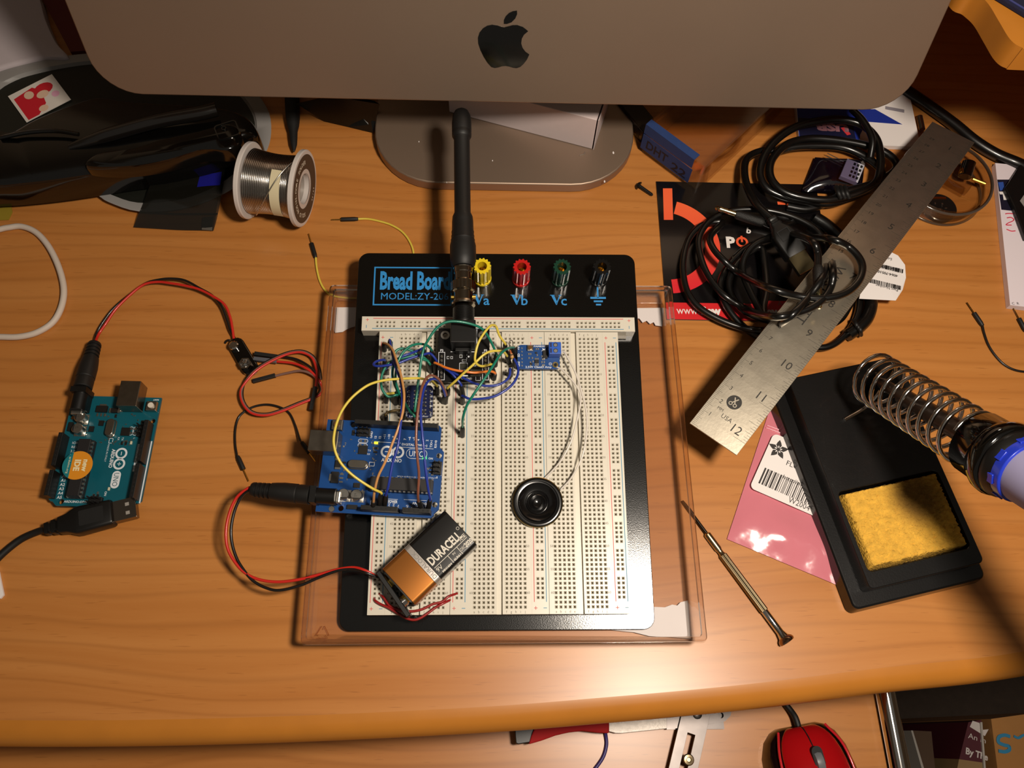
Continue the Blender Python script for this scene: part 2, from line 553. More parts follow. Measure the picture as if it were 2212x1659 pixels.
# pinkish white carton on the foot
c1, c0, ch = at(1278, 322, 9.2), at(895, 222, 9.2), 30
Fc = frame((c1.x, c1.y, 9.2), c0 - c1, z=(0, 0, -1))
ct = thing('small_carton', 'pinkish white paper carton lying on the computer foot under the chin', 'box', T(c1.x, c1.y, 9.2))
L = (c0 - c1).length
xdv = (c0 - c1).normalized(); yv = Vector((-xdv.y, xdv.x, 0))
if yv.y < 0: yv = -yv
def carton(par, o, ux, uy, L, W, H, m, name='carton_body'):
    b = MB()
    P = [Vector(o) + ux * a + uy * c_ + Vector((0, 0, h)) for h in (0, H) for a, c_ in ((0, 0), (L, 0), (L, W), (0, W))]
    b.add(P, [(3, 2, 1, 0), (4, 5, 6, 7), (0, 1, 5, 4), (1, 2, 6, 5), (2, 3, 7, 6), (3, 0, 4, 7)])
    return part(par, name, b, m, sm=0, bevel=0.4)
M_pink = mat('pinkish_card', 'd9c8c6', 0.65, noise=(200, 0.03))
carton(ct, c1, xdv, yv, L * .8, 44, ch, M_pink)
b = MB()
q = c1 - xdv * 1.1 - yv * 0.2
b.add([q, q + yv * 44, q + yv * 44 + Vector((0, 0, ch)), q + Vector((0, 0, ch))] + [p - xdv * 0.5 for p in (q, q + yv * 44, q + yv * 44 + Vector((0, 0, ch)), q + Vector((0, 0, ch)))],
      [(0, 1, 2, 3), (7, 6, 5, 4), (0, 4, 5, 1), (1, 5, 6, 2), (2, 6, 7, 3), (3, 7, 4, 0)])
part(ct, 'end_flap', b, M_pink, sm=0)

# ================================================================ clear tray and breadboard
M_clear = clear('clear_acrylic', 'fcf8f4', 0.03, 0.045, 0.015, 'ffeee6')
tr = thing('clear_tray', 'clear open plastic tray under the breadboard, torn white paper inside', 'tray', T(0, 10, 0.3))
RZT = 22.0
fl = [at(*q, 1.5) for q in ((725, 650), (672, 1380), (1494, 1385), (1434, 655))]
rm = [at(*q, RZT) for q in ((713, 616), (649, 1391), (1528, 1385), (1450, 618))]
def lay(P, z, r):
    P = [Vector((p.x, p.y, 0)) for p in P]
    out = []
    for i in range(4):
        a, b_, c_ = P[i - 1], P[i], P[(i + 1) % 4]
        u, v = (a - b_).normalized(), (c_ - b_).normalized()
        for k in range(5):
            t = k / 4
            p = b_ + u * r * (1 - t) ** 2 + v * r * t ** 2
            out.append(Vector((p.x, p.y, z)))
    return out
def shrink(P, d):
    cx = sum(p.x for p in P) / 4; cy = sum(p.y for p in P) / 4
    return [Vector((p.x - d * (1 if p.x > cx else -1), p.y - d * (1 if p.y > cy else -1), p.z)) for p in P]
b = MB()
rows = [lay(shrink(fl, 2.2), 0.3, 1.5), lay(fl, 0.5, 2), lay(rm, RZT - 0.6, 3), lay(shrink(rm, .3), RZT, 3), lay(shrink(rm, 1.9), RZT, 2.6), lay(shrink(rm, 2.2), RZT - 0.8, 2.4), lay(shrink(fl, 2.4), 2.2, 1.5)]
b.loft(rows, cap=True)
part(tr, 'tray_shell', b, M_clear, sm=30)
b = MB()
for zz, d in ((RZT - 2.6, -0.25), (0.9, -0.35)):
    r1 = lay(shrink(rm if zz > 9 else fl, d), zz, 3); b.tube(r1, 0.45, 6, closed=True)
part(tr, 'rim_bead', b, M_clear, sm=60)
b = MB(); b.loft([lay(shrink(rm, -.1), RZT - 2.6, 3), lay(shrink(rm, -.1), RZT + .1, 3), lay(shrink(rm, 2.3), RZT + .1, 2.6), lay(shrink(rm, 2.3), RZT - 2.6, 2.6), lay(shrink(rm, -.1), RZT - 2.6, 3)], cap=False)
part(tr, 'rim', b, mat('rim_acrylic', 'fff6ee', .04, trans=1.0, spec=.5), sm=30)
M_paper = mat('torn_paper', 'ddd3d0', 0.75, noise=(60, 0.04))
def scrap(px, name):
    P = [at(*q, 2.5) for q in px]
    b = MB(); b.prism([(p.x, p.y) for p in P], 2.3, 2.6)
    part(tr, name, b, M_paper, sm=0)
scrap([(728, 664), (800, 664), (798, 700), (778, 702), (760, 707), (748, 712), (740, 717), (724, 719)], 'paper_scrap')
scrap([(1340, 688), (1381, 688), (1388, 697), (1397, 693), (1404, 700), (1412, 696), (1416, 703), (1431, 705), (1432, 688), (1434, 665), (1340, 666)], 'paper_scrap')
scrap([(1330, 1330), (1413, 1311), (1436, 1312), (1452, 1306), (1463, 1308), (1470, 1301), (1486, 1297), (1491, 1380), (1402, 1374), (1370, 1366), (1300, 1359)], 'paper_scrap')
b = MB()
p = at(697, 1368, 2.4)
for k, (a0, r) in enumerate(((30, 4.2), (150, 4.2), (270, 4.2))):
    q = p + Vector((2.6 * math.cos(math.radians(a0)), 2.6 * math.sin(math.radians(a0)), 0))
    d = Vector((-math.sin(math.radians(a0)), math.cos(math.radians(a0)), 0))
    b.tube([q - d * 3, q + d * 3, q + d * 1.6 - Vector((math.cos(math.radians(a0)), math.sin(math.radians(a0)), 0)) * 1.4], 0.22, 5)
part(tr, 'moulded_mark', b, clear('clear_mark', 'ffe9d4', 0.1, 0.25), sm=60)

bd = thing('breadboard', 'white solderless breadboard on a black metal plate resting in the clear tray', 'breadboard', BF @ T(0, 0, -10.5))
def bpart(name, m, b, par=None, **k):
    b.M = BF
    b2 = MB(BF); b2.v = [BF @ p for p in b.v]; b2.f = b.f
    return part(par or bd, name, b2, m, **k)
M_plate = mat('black_enamelled_plate', '0a0908', 0.16, spec=0.6, coat=0.5, bump=(1500, 0.05), noise=(60, 0.2))
b = MB(); b.prism(rrect(-88.8, 86.7, -90.8, 139.6, 6.5, 7), -10.5, -8.5)
bpart('base_plate', M_plate, b, sm=40, bevel=0.4)
b = MB()
for x, y in ((-80, -83), (78, -83), (-80, 130), (78, 130)):
    b.lathe([(3.2, -11.6), (3.6, -10.5)], 14, T(x, y, 0))
bpart('rubber_foot', M_rub, b).__setitem__('kind', 'stuff')

PITCH = 2.54
def hole_sheet(b, xe, ye, xs, ys, holes, r=0.85, ri=0.5, dz=0.55, deep=3.4):
    """flat top z=0 between xe and ye with square funnel holes round every (xs, ys)"""
    gx = sorted(set([xe[0], xe[1]] + [round(x + s * 1.27, 3) for x in xs for s in (-1, 1)]))
    gy = sorted(set([ye[0], ye[1]] + [round(y + s * 1.27, 3) for y in ys for s in (-1, 1)]))
    for i in range(len(gx) - 1):
        for j in range(len(gy) - 1):
            x0, x1, y0, y1 = gx[i], gx[i + 1], gy[j], gy[j + 1]
            cx, cy = (x0 + x1) / 2, (y0 + y1) / 2
            h = (round(cx, 2), round(cy, 2)) in holes
            if not h:
                b.add([(x0, y0, 0), (x1, y0, 0), (x1, y1, 0), (x0, y1, 0)], [(0, 1, 2, 3)])
                continue
            vs = [(x0, y0, 0), (x1, y0, 0), (x1, y1, 0), (x0, y1, 0)]
            for rr, z in ((r, 0), (ri, -dz), (ri, -deep)):
                vs += [(cx - rr, cy - rr, z), (cx + rr, cy - rr, z), (cx + rr, cy + rr, z), (cx - rr, cy + rr, z)]
            fs = []
            for a in range(4):
                c_ = (a + 1) % 4
                for k in (0, 4, 8):
                    fs.append((k + a, k + c_, k + 4 + c_, k + 4 + a))
            fs.append((12, 13, 14, 15))
            b.add(vs, fs)
def block(b, xe, ye, xs, ys, holes, z0=-8.5, cut=0.0):
    hole_sheet(b, xe, ye, xs, ys, holes)
    x0, x1 = xe; y0, y1 = ye
    b.add([(x0, y0, 0), (x1, y0, 0), (x1, y1, 0), (x0, y1, 0), (x0, y0, z0), (x1, y0, z0), (x1, y1, z0), (x0, y1, z0)],
          [(0, 4, 5, 1), (1, 5, 6, 2), (2, 6, 7, 3), (3, 7, 4, 0)])
rows = [-(r - 32) * PITCH for r in range(1, 64)]
M_line_r = mat('red_print', 'd2605c', 0.6); M_line_b = mat('blue_print', '3f86a8', 0.6); M_grey = mat('grey_print', '6d6354', 0.6)
M_slot = mat('hole_metal', '2a2018', 0.6)
busrows = []
for g in range(10):
    for k in range(5): busrows.append(73.68 - (g * 6 + k) * PITCH)
for si, cx in enumerate((-45.12, 0.0, 45.06)):
    b = MB()
    for half in (-1, 1):
        xs = [cx + half * (3.81 + PITCH * k) for k in range(5)]
        H = {(round(x, 2), round(y, 2)) for x in xs for y in rows}
        xe = (cx - 17.7, cx - 1.6) if half < 0 else (cx + 1.6, cx + 17.7)
        block(b, xe, (-82.5, 83.0), sorted(xs), rows, H)
    b.box(cx - 1.6, cx + 1.6, -82.5, 83.0, -8.5, -2.2)
    b.box(cx - 17.2, cx + 17.2, -82, 82.6, -8.4, -3.6)
    s = bpart('terminal_strip', M_abs, b, sm=0, fixn=False)
    t = MB()
    for half in (-1, 1):
        for k in range(5):
            ch = ('edcba' if half < 0 else 'fghij')[k]
            x = cx + half * (3.81 + PITCH * k)
            t.text(ch, x, 80.6, 0.04, 1.35, al='c'); t.text(ch, x, -81.8, 0.04, 1.35, al='c')
        for r in (1,) + tuple(range(5, 61, 5)):
            y = -(r - 32) * PITCH - 0.55
            if half < 0: t.text(str(r), cx - 14.9, y, 0.04, 1.3, al='r')
            else: t.text(str(r), cx + 14.9, y, 0.04, 1.3, al='l')
    bpart('printed_label', M_grey, t, s, sm=0)
for cx in (-67.6, -22.45, 22.4, 67.45):
    b = MB()
    xs = [cx - 1.27, cx + 1.27]
    H = {(round(x, 2), round(y, 2)) for x in xs for y in busrows}
    block(b, (cx - 4.75, cx + 4.75), (-82.5, 83.0), xs, busrows, H)
    b.box(cx - 4.4, cx + 4.4, -82, 82.6, -8.4, -3.6)
    s = bpart('bus_strip', M_abs, b, sm=0, fixn=False)
    t = MB(); t.box(cx - 3.55, cx - 3.15, -76.0, 76.4, 0, 0.05)
    for y in (79.2, -79.2): t.cb((cx - 2.6, y, 0), (1.9, .35, .05)); t.cb((cx - 2.6, y, 0), (.35, 1.9, .05))
    bpart('plus_line', M_line_r, t, s, sm=0, label='red plus line')
    t = MB(); t.box(cx + 3.15, cx + 3.55, -76.0, 76.4, 0, 0.05)
    for y in (79.2, -79.2): t.cb((cx + 2.6, y, 0), (1.9, .35, .05))
    bpart('minus_line', M_line_b, t, s, sm=0, label='blue minus line')
b = MB()
bx = [-74.17 + (g * 6 + k) * PITCH for g in range(10) for k in range(5)]
ys = [86.65, 89.19]
block(b, (-83.3, 82.9), (83.5, 92.7), bx, ys, {(round(x, 2), round(y, 2)) for x in bx for y in ys})
b.box(-82.5, 82, 83.8, 92.3, -8.4, -3.6)
s = bpart('bus_strip', M_abs, b, sm=0, fixn=False)
t = MB(); t.box(-76.5, 76, 91.3, 91.75, 0, 0.05)
for x in (-80, 79.5): t.cb((x, 90.6, 0), (1.9, .35, .05)); t.cb((x, 90.6, 0), (.35, 1.9, .05))
bpart('plus_line', M_line_r, t, s, sm=0, label='red plus line')
t = MB(); t.box(-77, 76, 84.7, 85.1, 0, 0.05)
for x in (-80.5, 79.4): t.cb((x, 86.2, 0), (.35, 1.9, .05))
bpart('minus_line', M_line_b, t, s, sm=0, label='blue minus line')
b = MB(); b.box(71, 78.5, 81.6, 84, -10.4 + 2, -7.4)
bpart('adhesive_foam', mat('grey_foam', '8f8a82', 0.8, bump=(900, 0.6)), b, sm=0)

M_blueprint = mat('light_blue_print', '2a86c8', 0.5)
t = MB()
for o_, i_ in (((-78.6, -29.4, 103.6, 129.9), (-77.7, -30.3, 104.5, 129.0)),):
    t.ring([(o_[0], o_[2]), (o_[1], o_[2]), (o_[1], o_[3]), (o_[0], o_[3])], [(i_[0], i_[2]), (i_[1], i_[2]), (i_[1], i_[3]), (i_[0], i_[3])], -8.5, -8.44)
t.text('Bread Board', -74.6, 114.8, -8.44, 11.6, bold=0.035, width=44.0)
t.text('MODEL:ZY-206', -73.6, 107.6, -8.44, 4.5, width=42)
for s_, x in (('a', -16.0), ('b', 7.7), ('c', 32.6)):
    # serif V with a small letter
    t.add([(x, 111.2, -8.44), (x + 1.9, 111.2, -8.44), (x + 4.0, 106.1, -8.44), (x + 3.2, 104.3, -8.44)], [(0, 3, 2, 1)])
    t.add([(x + 5.4, 111.2, -8.44), (x + 6.0, 111.2, -8.44), (x + 3.6, 104.3, -8.44), (x + 3.1, 105.2, -8.44)], [(0, 1, 2, 3)])
    t.cb((x + 0.95, 111.0, -8.45), (2.9, 0.4, .03)); t.cb((x + 5.7, 111.0, -8.45), (2.0, 0.4, .03))
    t.text(s_, x + 6.3, 104.3, -8.44, 6.4, bold=0.012)
t.box(61.7, 62.7, 109.3, 117, -8.5, -8.44)
t.box(57.4, 67.2, 108.7, 110.0, -8.5, -8.44); t.box(59.5, 65.2, 106.4, 107.6, -8.5, -8.44); t.box(60.8, 64.0, 104.2, 105.3, -8.5, -8.44)
bpart('printed_lettering', M_blueprint, t, sm=0)

def star(n, r0, r1):
    return [((r0 if (i // 2) % 2 else r1) * math.cos(2 * PI * i / (4 * n)), (r0 if (i // 2) % 2 else r1) * math.sin(2 * PI * i / (4 * n))) for i in range(4 * n)]
for (x, y), col, nm in (((-10.4, 122.0), 'e0c424', 'yellow'), ((13.8, 121.6), 'b81d1a', 'red'), ((38.4, 121.8), '15392a', 'dark green'), ((63.0, 122.0), '0e0d0c', 'black')):
    m = mat('post_' + nm.replace(' ', '_'), col, 0.25, coat=0.3)
    A = T(x, y, -8.5)
    b = MB(); b.lathe([(5.6, 0), (5.8, 1), (5.6, 2.2), (4.2, 2.4)], 28, A)
    o = bpart('binding_post', m, b, label=nm + ' binding post')
    b = MB()
    n = 14; ou = star(n, 4.7, 5.45)
    inn = [(2.9 * math.cos(math.atan2(q[1], q[0])), 2.9 * math.sin(math.atan2(q[1], q[0]))) for q in ou]
    b.ring(ou, inn, 3.2, 18.5, A)
    bpart('knurled_cap', m, b, o, sm=25, label=nm + ' fluted cap')
    b = MB(); b.lathe([(2.85, 3), (2.85, 12), (2.1, 12.6), (2.1, 5)], 20, A, cap=False); b.cyl((0, 0), 2.0, 3, 5, 16, A)
    bpart('metal_socket', M_brass, b, o)

# ================================================================ boards, battery, speaker
from mathutils.geometry import tessellate_polygon
def holed(b, outer, holes, z0, z1):
    """flat plate with round holes"""
    loops = [outer] + holes
    flat = [p for l in loops for p in l]
    tris = tessellate_polygon([[Vector((p[0], p[1], 0)) for p in l] for l in loops])
    n = len(flat)
    vs = [(p[0], p[1], z1) for p in flat] + [(p[0], p[1], z0) for p in flat]
    fs = [tuple(t) for t in tris] + [(t[2] + n, t[1] + n, t[0] + n) for t in tris]
    k = 0
    for l in loops:
        m = len(l)
        fs += [(k + i, k + (i + 1) % m, n + k + (i + 1) % m, n + k + i) for i in range(m)]
        k += m
    b.add(vs, fs)

M_smd = mat('dark_component', '171412', 0.45)
M_hdr = mat('header_black', '121110', 0.45)
M_slotd = mat('socket_dark', '040404', 0.7)
UNO = [(0, 0), (64.5, 0), (66.04, 1.5), (66.04, 2.54), (68.58, 5.08), (68.58, 37.85), (66.04, 40.39), (66.04, 51.8), (64.5, 53.34), (0, 53.34)]
def microcontroller(F, label, col, name, silk, lit):
    u = thing('microcontroller_board', label, 'circuit board', F @ T(0, 0, -4))
    def p(nm, m, b, par=None, **k):
        b.v = [F @ q for q in b.v]
        return part(par or u, nm, b, m, **k)
    b = MB()
    hs = [ngon_pts(14, 1.6, 0, x, y) for x, y in ((15.24, 50.8), (66.04, 7.62), (66.04, 35.56), (13.97, 2.54))]
    holed(b, UNO, hs, -1.6, 0)
    p('circuit_board', mat(name + '_solder_mask', col, 0.35, noise=(90, 0.15)), b, sm=0)
    b = MB(); b.box(-6.2, 10, 32, 44, 0.3, 11)
    o = p('usb_port', mat('usb_shell', '8f8578', 0.3, 1.0, noise=(200, .3)), b, sm=0, bevel=.3, label='square metal port')
    b = MB(); b.box(-6.4, -6.15, 33, 43, 1.2, 9.8); p('port_opening', M_slotd, b, o, sm=0)
    b = MB(); b.box(-1.8, 1.6, 3.2, 12.4, 0, 11); b.lathe([(4.4, 0), (4.4, 10.5)], 24, T(1.5, 7.8, 6.3) @ RY(90)); b.box(1.5, 11.5, 3.6, 12, 0, 6.3)
    o = p('power_jack', M_black, b, sm=30)
    b = MB(); b.box(11.6, 14.5, 4.2, 11.2, 0, 7); p('jack_contact', M_tin, b, o, sm=0, bevel=.8)
    for nm, y, xs in (('digital_header', 50.8, [18.8 + 2.54 * i for i in range(10)]), ('digital_header', 50.8, [45.72 + 2.54 * i for i in range(8)]),
                      ('power_header', 2.54, [27.94 + 2.54 * i for i in range(8)]), ('analog_header', 2.54, [50.8 + 2.54 * i for i in range(6)])):
        b = MB(); b.box(xs[0] - 1.27, xs[-1] + 1.27, y - 1.25, y + 1.25, 0, 8.5)
        o = p(nm, M_hdr, b, sm=0, bevel=.15)
        b = MB()
        for x in xs: b.box(x - .45, x + .45, y - .45, y + .45, 8.45, 8.53)
        p('pin_slots', M_slotd, b, o, sm=0)
    b = MB(); b.box(29.5, 64.5, 12.8, 20.6, 0, 3.6); b.box(29.9, 64.2, 13.2, 20.2, 3.6, 7.2)
    o = p('processor_chip', mat('chip_black', '1d1b1c', 0.5), b, sm=0, bevel=.25)
    b = MB()
    for i in range(14):
        for y in (12.9, 20.5): b.box(31.0 + 2.5 * i, 32.2 + 2.5 * i, y - .35, y + .35, 3.6, 5.3)
    p('chip_legs', M_tin, b, o, sm=0)
    for x in (15.6, 22.9):
        b = MB(); b.lathe([(3.2, 0), (3.2, 5.3), (2.9, 5.7)], 24, T(x, 9.6, 0)); b.box(x - 3.3, x + 3.3, 6.3, 12.9, 0, .8)
        o = p('capacitor', M_tin, b, label='silver can capacitor')
        b = MB(); b.add([(x + 2.85 * math.cos(a), 9.6 + 2.85 * math.sin(a), 5.72) for a in [math.radians(q) for q in range(215, 326, 10)]], [tuple(range(12))])
        b.text('47', x - 1.2, 9.6, 5.72, .8); b.text('25V', x - 1.2, 8.6, 5.72, .7)
        p('capacitor_mark', M_ink, b, o, sm=0)
    b = MB(); b.prism(rrect(15.5, 26.2, 25.2, 29.8, 2.2), 0.5, 3.4); b.prism(rrect(15.1, 26.6, 24.8, 30.2, 2.4), 0.1, .6)
    p('crystal', M_steel, b, bevel=.3)
    b = MB(); b.cb((22.6, 36.3, 0), (5, 5, 1)); b.cb((17.6, 20.8, 0), (3.2, 2.6, 1)); b.cb((8.7, 19.5, 0), (4, 6.4, 1.7)); b.cb((21.5, 15.8, 0), (3.4, 2.6, 1.2)); b.cb((9.5, 27.3, 0), (2.8, 4, 1.8)); b.cb((16, 46, 0), (1.4, 3, 1))
    for x, y in ((12.7, 28.4), (62.4, 25.8), (62.4, 28), (29.8, 37.8), (29.8, 35.5), (20.3, 3.3)): b.cb((x, y, 0), (2, 1, .7))
    b.cb((20.5, 3.4, 0), (5.5, 2.4, 1.8))
    p('surface_chips', M_smd, b, sm=0)['kind'] = 'stuff'
    rn = random.Random(3)
    b = MB()
    for y in (17.3, 19.5, 21.7): b.cb((12.2, y, 0), (2.0, .9, .6))
    b.cb((6, 19.5, 0), (1.4, 4, .6)); b.cb((9.5, 29.9, 0), (2.9, 1.1, 1.5)); b.cb((9.5, 24.8, 0), (2.9, 1.1, 1.5))
    for i in range(46):
        x, y = rn.choice(((rn.uniform(11, 20), rn.uniform(32, 46)), (rn.uniform(27, 31), rn.uniform(22, 32)), (rn.uniform(58, 64), rn.uniform(22, 30)), (rn.uniform(12, 26), rn.uniform(13, 24)), (rn.uniform(27, 31), rn.uniform(34, 42))))
        b.cb((x, y, 0), (rn.choice((.5, .8)), rn.choice((.5, .9)), .45))
    b.lathe([(1.7, 0), (1.2, .7), (.2, 1.0)], 12, T(8.3, 32.0 - 1.2, 0)); b.lathe([(1.9, 0), (1.6, .5)], 8, T(8.9, 1.9, 0))
    for x in (20.6, 23.2):
        for y in (41.6, 39.1): b.lathe([(.8, 0), (.8, .15)], 10, T(x, y, 0))
    p('solder_joints', M_tin, b, sm=30)['kind'] = 'stuff'
    for x0, y0, nx, ny in ((18.6, 44.2, 3, 2), (63.6, 24.5, 2, 3)):
        b = MB(); b.box(x0 - .2, x0 + 2.54 * nx - .4, y0 - .2, y0 + 2.54 * ny - .4, 0, 2.5)
        o = p('pin_header', M_hdr, b, sm=0, bevel=.2)
        b = MB()
        for i in range(nx):
            for j in range(ny): b.box(x0 + .75 + 2.54 * i, x0 + 1.4 + 2.54 * i, y0 + .75 + 2.54 * j, y0 + 1.4 + 2.54 * j, 2.4, 8.2)
        p('header_pins', M_hdr if lit else M_blackm, b, o, sm=0)
    b = MB(); b.cb((6.6, 49.6, 0), (6, 6, 3.4))
    o = p('reset_button', M_steel if not lit else mat('button_shell', '6d665c', .4, .8), b, sm=0, bevel=.3)
    b = MB(); b.cyl((6.6, 49.6), 1.7, 3.3, 4.6, 18); p('button_cap', mat('button_' + name, 'd9cfc0' if not lit else '5a3a26', .4), b, o)
    t = MB()
    if silk:
        for i, s_ in enumerate(('AREF', 'GND', '13', '12', '~11', '~10', '~9', '8')): t.text(s_, 24.3 + 2.54 * i, 43.6, 0.03, 1.25, rot=90, bold=.02)
        for i, s_ in enumerate(('7', '~6', '~5', '4', '~3', '2', 'TX>1', 'RX<0')): t.text(s_, 46.4 + 2.54 * i, 43.6 - (3.6 if i > 5 else 0), 0.03, 1.3, rot=90, bold=.02)
        t.text('DIGITAL (PWM~)', 44.3, 40.4, .03, 1.25, width=14.5, bold=.02)
        t.box(30, 43.5, 41.5, 41.75, 0, .03); t.box(44, 62.5, 39.2, 39.45, 0, .03)
        t.text('L', 26.8, 40.5, .03, 1.0); t.text('TX', 25.2, 35.8, .03, 1.0); t.text('RX', 25, 33.7, .03, 1.0); t.text('ON', 60.2, 33.1, .03, 1.1, bold=.02)
        t.text('POWER', 40, 7.2, .03, 1.5, bold=.03, width=5.2); t.box(39.4, 45.2, 9.2, 9.4, 0, .03)
        t.text('ANALOG IN', 53.4, 7, .03, 1.4, bold=.03, width=10.6); t.box(48.6, 61.5, 9.4, 9.6, 0, .03)
        for i in range(6): t.text('A' + str(i), 51.5 + 2.54 * i, 4.4, .03, 1.3, rot=90)
        for i, s_ in enumerate(('IOREF', 'RESET', '3.3V', '5V', 'GND', 'GND', 'Vin')): t.text(s_, 31.0 + 2.54 * i, 4.4, .03, 1.0, rot=90)
        t.text('www.arduino.cc - made in ITALY', 43.5, 22.2, .03, .8, width=22)
    # figure-eight emblem, drawn as two rings
    for cx in (36.1, 42.6):
        t.ring(ngon_pts(28, 3.5, 0, cx, 36.2), ngon_pts(28, 2.35, 0, cx, 36.2), 0, .03)
    t.box(35, 37.2, 36, 36.4, 0, .03); t.box(41.5, 43.7, 36, 36.4, 0, .03); t.box(42.4, 42.8, 35.1, 37.3, 0, .03)
    t.text('ARDUINO', 33.5, 30.4, .03, 2.0, bold=.03, width=11.6)
    if silk:
        t.ring(rrect(47.2, 59.2, 33, 38.8, 2.88, 8), rrect(47.45, 58.95, 33.25, 38.55, 2.64, 8), 0, .03)
        t.text('UNO', 48.9, 34.3, .03, 3.3, width=8.6)
    else:
        t.prism(rrect(46.9, 57.5, 33.6, 38.6, 2.45, 8), 0, .03)
        for i, s_ in enumerate(('IOREF', 'RESE', '3.3V', '5V')): t.text(s_, 31.0 + 2.54 * i, 6.2, .03, 1.5, rot=90)
        for i in range(6): t.text('A' + str(i), 51.7 + 2.54 * i, 4.6, .03, 1.7, rot=90, bold=.02)
        t.text('ARDUINO.ORG', 66.6, 9.2, .03, 1.3, rot=90, bold=.02, width=13)
        t.text('MADE IN ITALY', 30.5, 27.2, .03, 1.0, width=11)
        t.box(46.5, 64.2, 47.1, 47.35, 0, .03); t.box(64.0, 64.25, 44.5, 47.3, 0, .03)
        t.text('TX', 26, 34.6, .03, 1.1); t.text('RX', 26, 32.2, .03, 1.1); t.text('L', 26.2, 41.4, .03, 1.1); t.text('ON', 59.4, 31.4, .03, 1.2, bold=.02)
        t.box(30, 47, 44.8, 46.5, 0, .03); t.box(28, 66, 52.2, 53.0, 0, .03)
        t.text('RESET', 1.0, 52.0, .03, .9, rot=-90, bold=.02)
        b = MB(); b.text('UNO', 48.2, 34.6, .06, 3.0, width=8); b.text('DIGITAL (PWM~)', 30.6, 45.1, .06, 1.0, width=15)
        p('dark_lettering', mat('teal_ink', '16505c', .5), b, sm=0)
    t.ring(rrect(19.1, 24.7, 40.5, 42.9, 1.1), rrect(19.35, 24.45, 40.75, 42.65, .9), 0, .03)
    t.ring(rrect(19.1, 24.7, 38, 40.3, 1.1), rrect(19.35, 24.45, 38.25, 40.05, .9), 0, .03)
    t.ring(rrect(26.8, 30, 27.3, 29.7, .3), rrect(27.1, 29.7, 27.6, 29.4, .2), 0, .03)
    t.box(65.7, 66.2, 22.4, 23.6, 0, .03); t.box(68, 68.3, 24, 30, 0, .03)
    p('printed_lettering', M_silk, t, sm=0)
    for nm, x, y, c_, es in (('status_light', 29.5, 40.9, 'ffd21a', 5.0), ('power_light', 58.0, 33.6, '46ff5a', 5.0)):
        b = MB(); b.cb((x, y, 0), (2.0, 1.2, .9))
        m = mat(nm + '_lit', c_, .3, emit=c_, es=es) if lit else mat('led_off', 'c9c3a8', .4)
        p(nm, m, b, sm=0, bevel=.2, label='lit yellow light' if lit and x < 40 else ('lit green light' if lit else None))
    return u
RU = Matrix.Rotation(Vector((0.085, -0.038, -0.069)).length, 4, Vector((0.085, -0.038, -0.069)))
FU = T(-102.6, -27.4, 26.5) @ RU
microcontroller(FU, 'bright blue microcontroller board with lit yellow and green lights, over the tray edge', '0f417f', 'blue', True, True)
b1, b2 = at(347.7, 859.3, 7), at(302.9, 1087, 7)
xd_ = (b2 - b1).normalized()
FL = frame(b1, xd_) @ T(0, -53.0, 0)
microcontroller(FL, 'teal microcontroller board with an orange round sticker, lying on the desk', '0b5563', 'teal', False, False)
uno2 = bpy.data.objects['microcontroller_board.001']
def lpart(nm, m, b, par=uno2, **k):
    b.v = [FL @ q for q in b.v]; return part(par, nm, b, m, **k)
c_ = at_on(FL, 167, 1005, 7.6)
b = MB(); b.prism(ngon_pts(40, 8.6, 0, c_.x, c_.y), 7.35, 7.5)
st = lpart('sticker', mat('orange_sticker', 'd88a1c', .5), b, sm=0, label='orange and teal round sticker')
b = MB(); b.flat([(c_.x + 8.6 * math.cos(math.radians(a)), c_.y + 8.6 * math.sin(math.radians(a))) for a in range(205, 336, 10)], 7.52)
lpart('sticker_band', mat('sticker_teal', '12737c', .5), b, st, sm=0)
b = MB(); b.text('new', c_.x, c_.y + 3.0, 7.54, 2.9, al='c', bold=.04); b.text('IDE', c_.x, c_.y - 1.8, 7.54, 3.2, al='c', bold=.04); b.text('arduino.org', c_.x, c_.y - 5.6, 7.54, 1.3, al='c', width=10)
lpart('sticker_lettering', mat('cream_ink', 'e8dcb0', .5), b, st, sm=0)

# ---- antenna board
ya = lambda v: at_on(BF, 1000, v, 16).y
rf = thing('antenna_board', 'black circuit board with a black antenna socket plugged into the breadboard', 'circuit board', BF @ T(-21, 65, 0))
def fp(par, nm, m, b, **k):
    b.v = [BF @ q for q in b.v]; return part(par, nm, b, m, **k)
x0, x1, y0, y1 = -36.2, -5.9, 47.9, 81.4
b = MB(); holed(b, [(x0, y0), (x1, y0), (x1, y1), (x0, y1)], [ngon_pts(14, 1.5, 0, x, y) for x, y in ((-32.2, 77.3), (-10.0, 77.3))], 7.4, 9)
fp(rf, 'circuit_board', mat('black_solder_mask', '0c0a09', .3), b, sm=0)
for x in (-34, -8.2):
    b = MB(); b.box(x - 1.25, x + 1.25, 50, 65.5, 0.05, 7.4); fp(rf, 'pin_header', M_hdr, b, sm=0)
for x, y in ((-32.2, 77.3), (-10.0, 77.3)):
    b = MB(); b.ring(ngon_pts(20, 2.7, 0, x, y), ngon_pts(20, 1.5, 0, x, y), 9, 9.12); fp(rf, 'mounting_ring', M_tin, b, sm=0)
b = MB(); b.box(-28.4, -13.9, 67.5, 81.5, 9, 23.5); b.box(-26, -16.5, 65.2, 67.5, 9, 15)
so = fp(rf, 'antenna_socket', M_black, b, sm=0, bevel=.5)
b = MB(); b.lathe([(6.3, 0), (6.5, .5), (6.1, 1)] + [(6.4 if i % 2 else 6.0, 1 + .5 * i) for i in range(1, 19)] + [(5.2, 11)], 26, T(-21.2, 81.5, 16) @ RX(-90)); fp(so, 'threaded_barrel', M_black, b, sm=20)
t = MB()
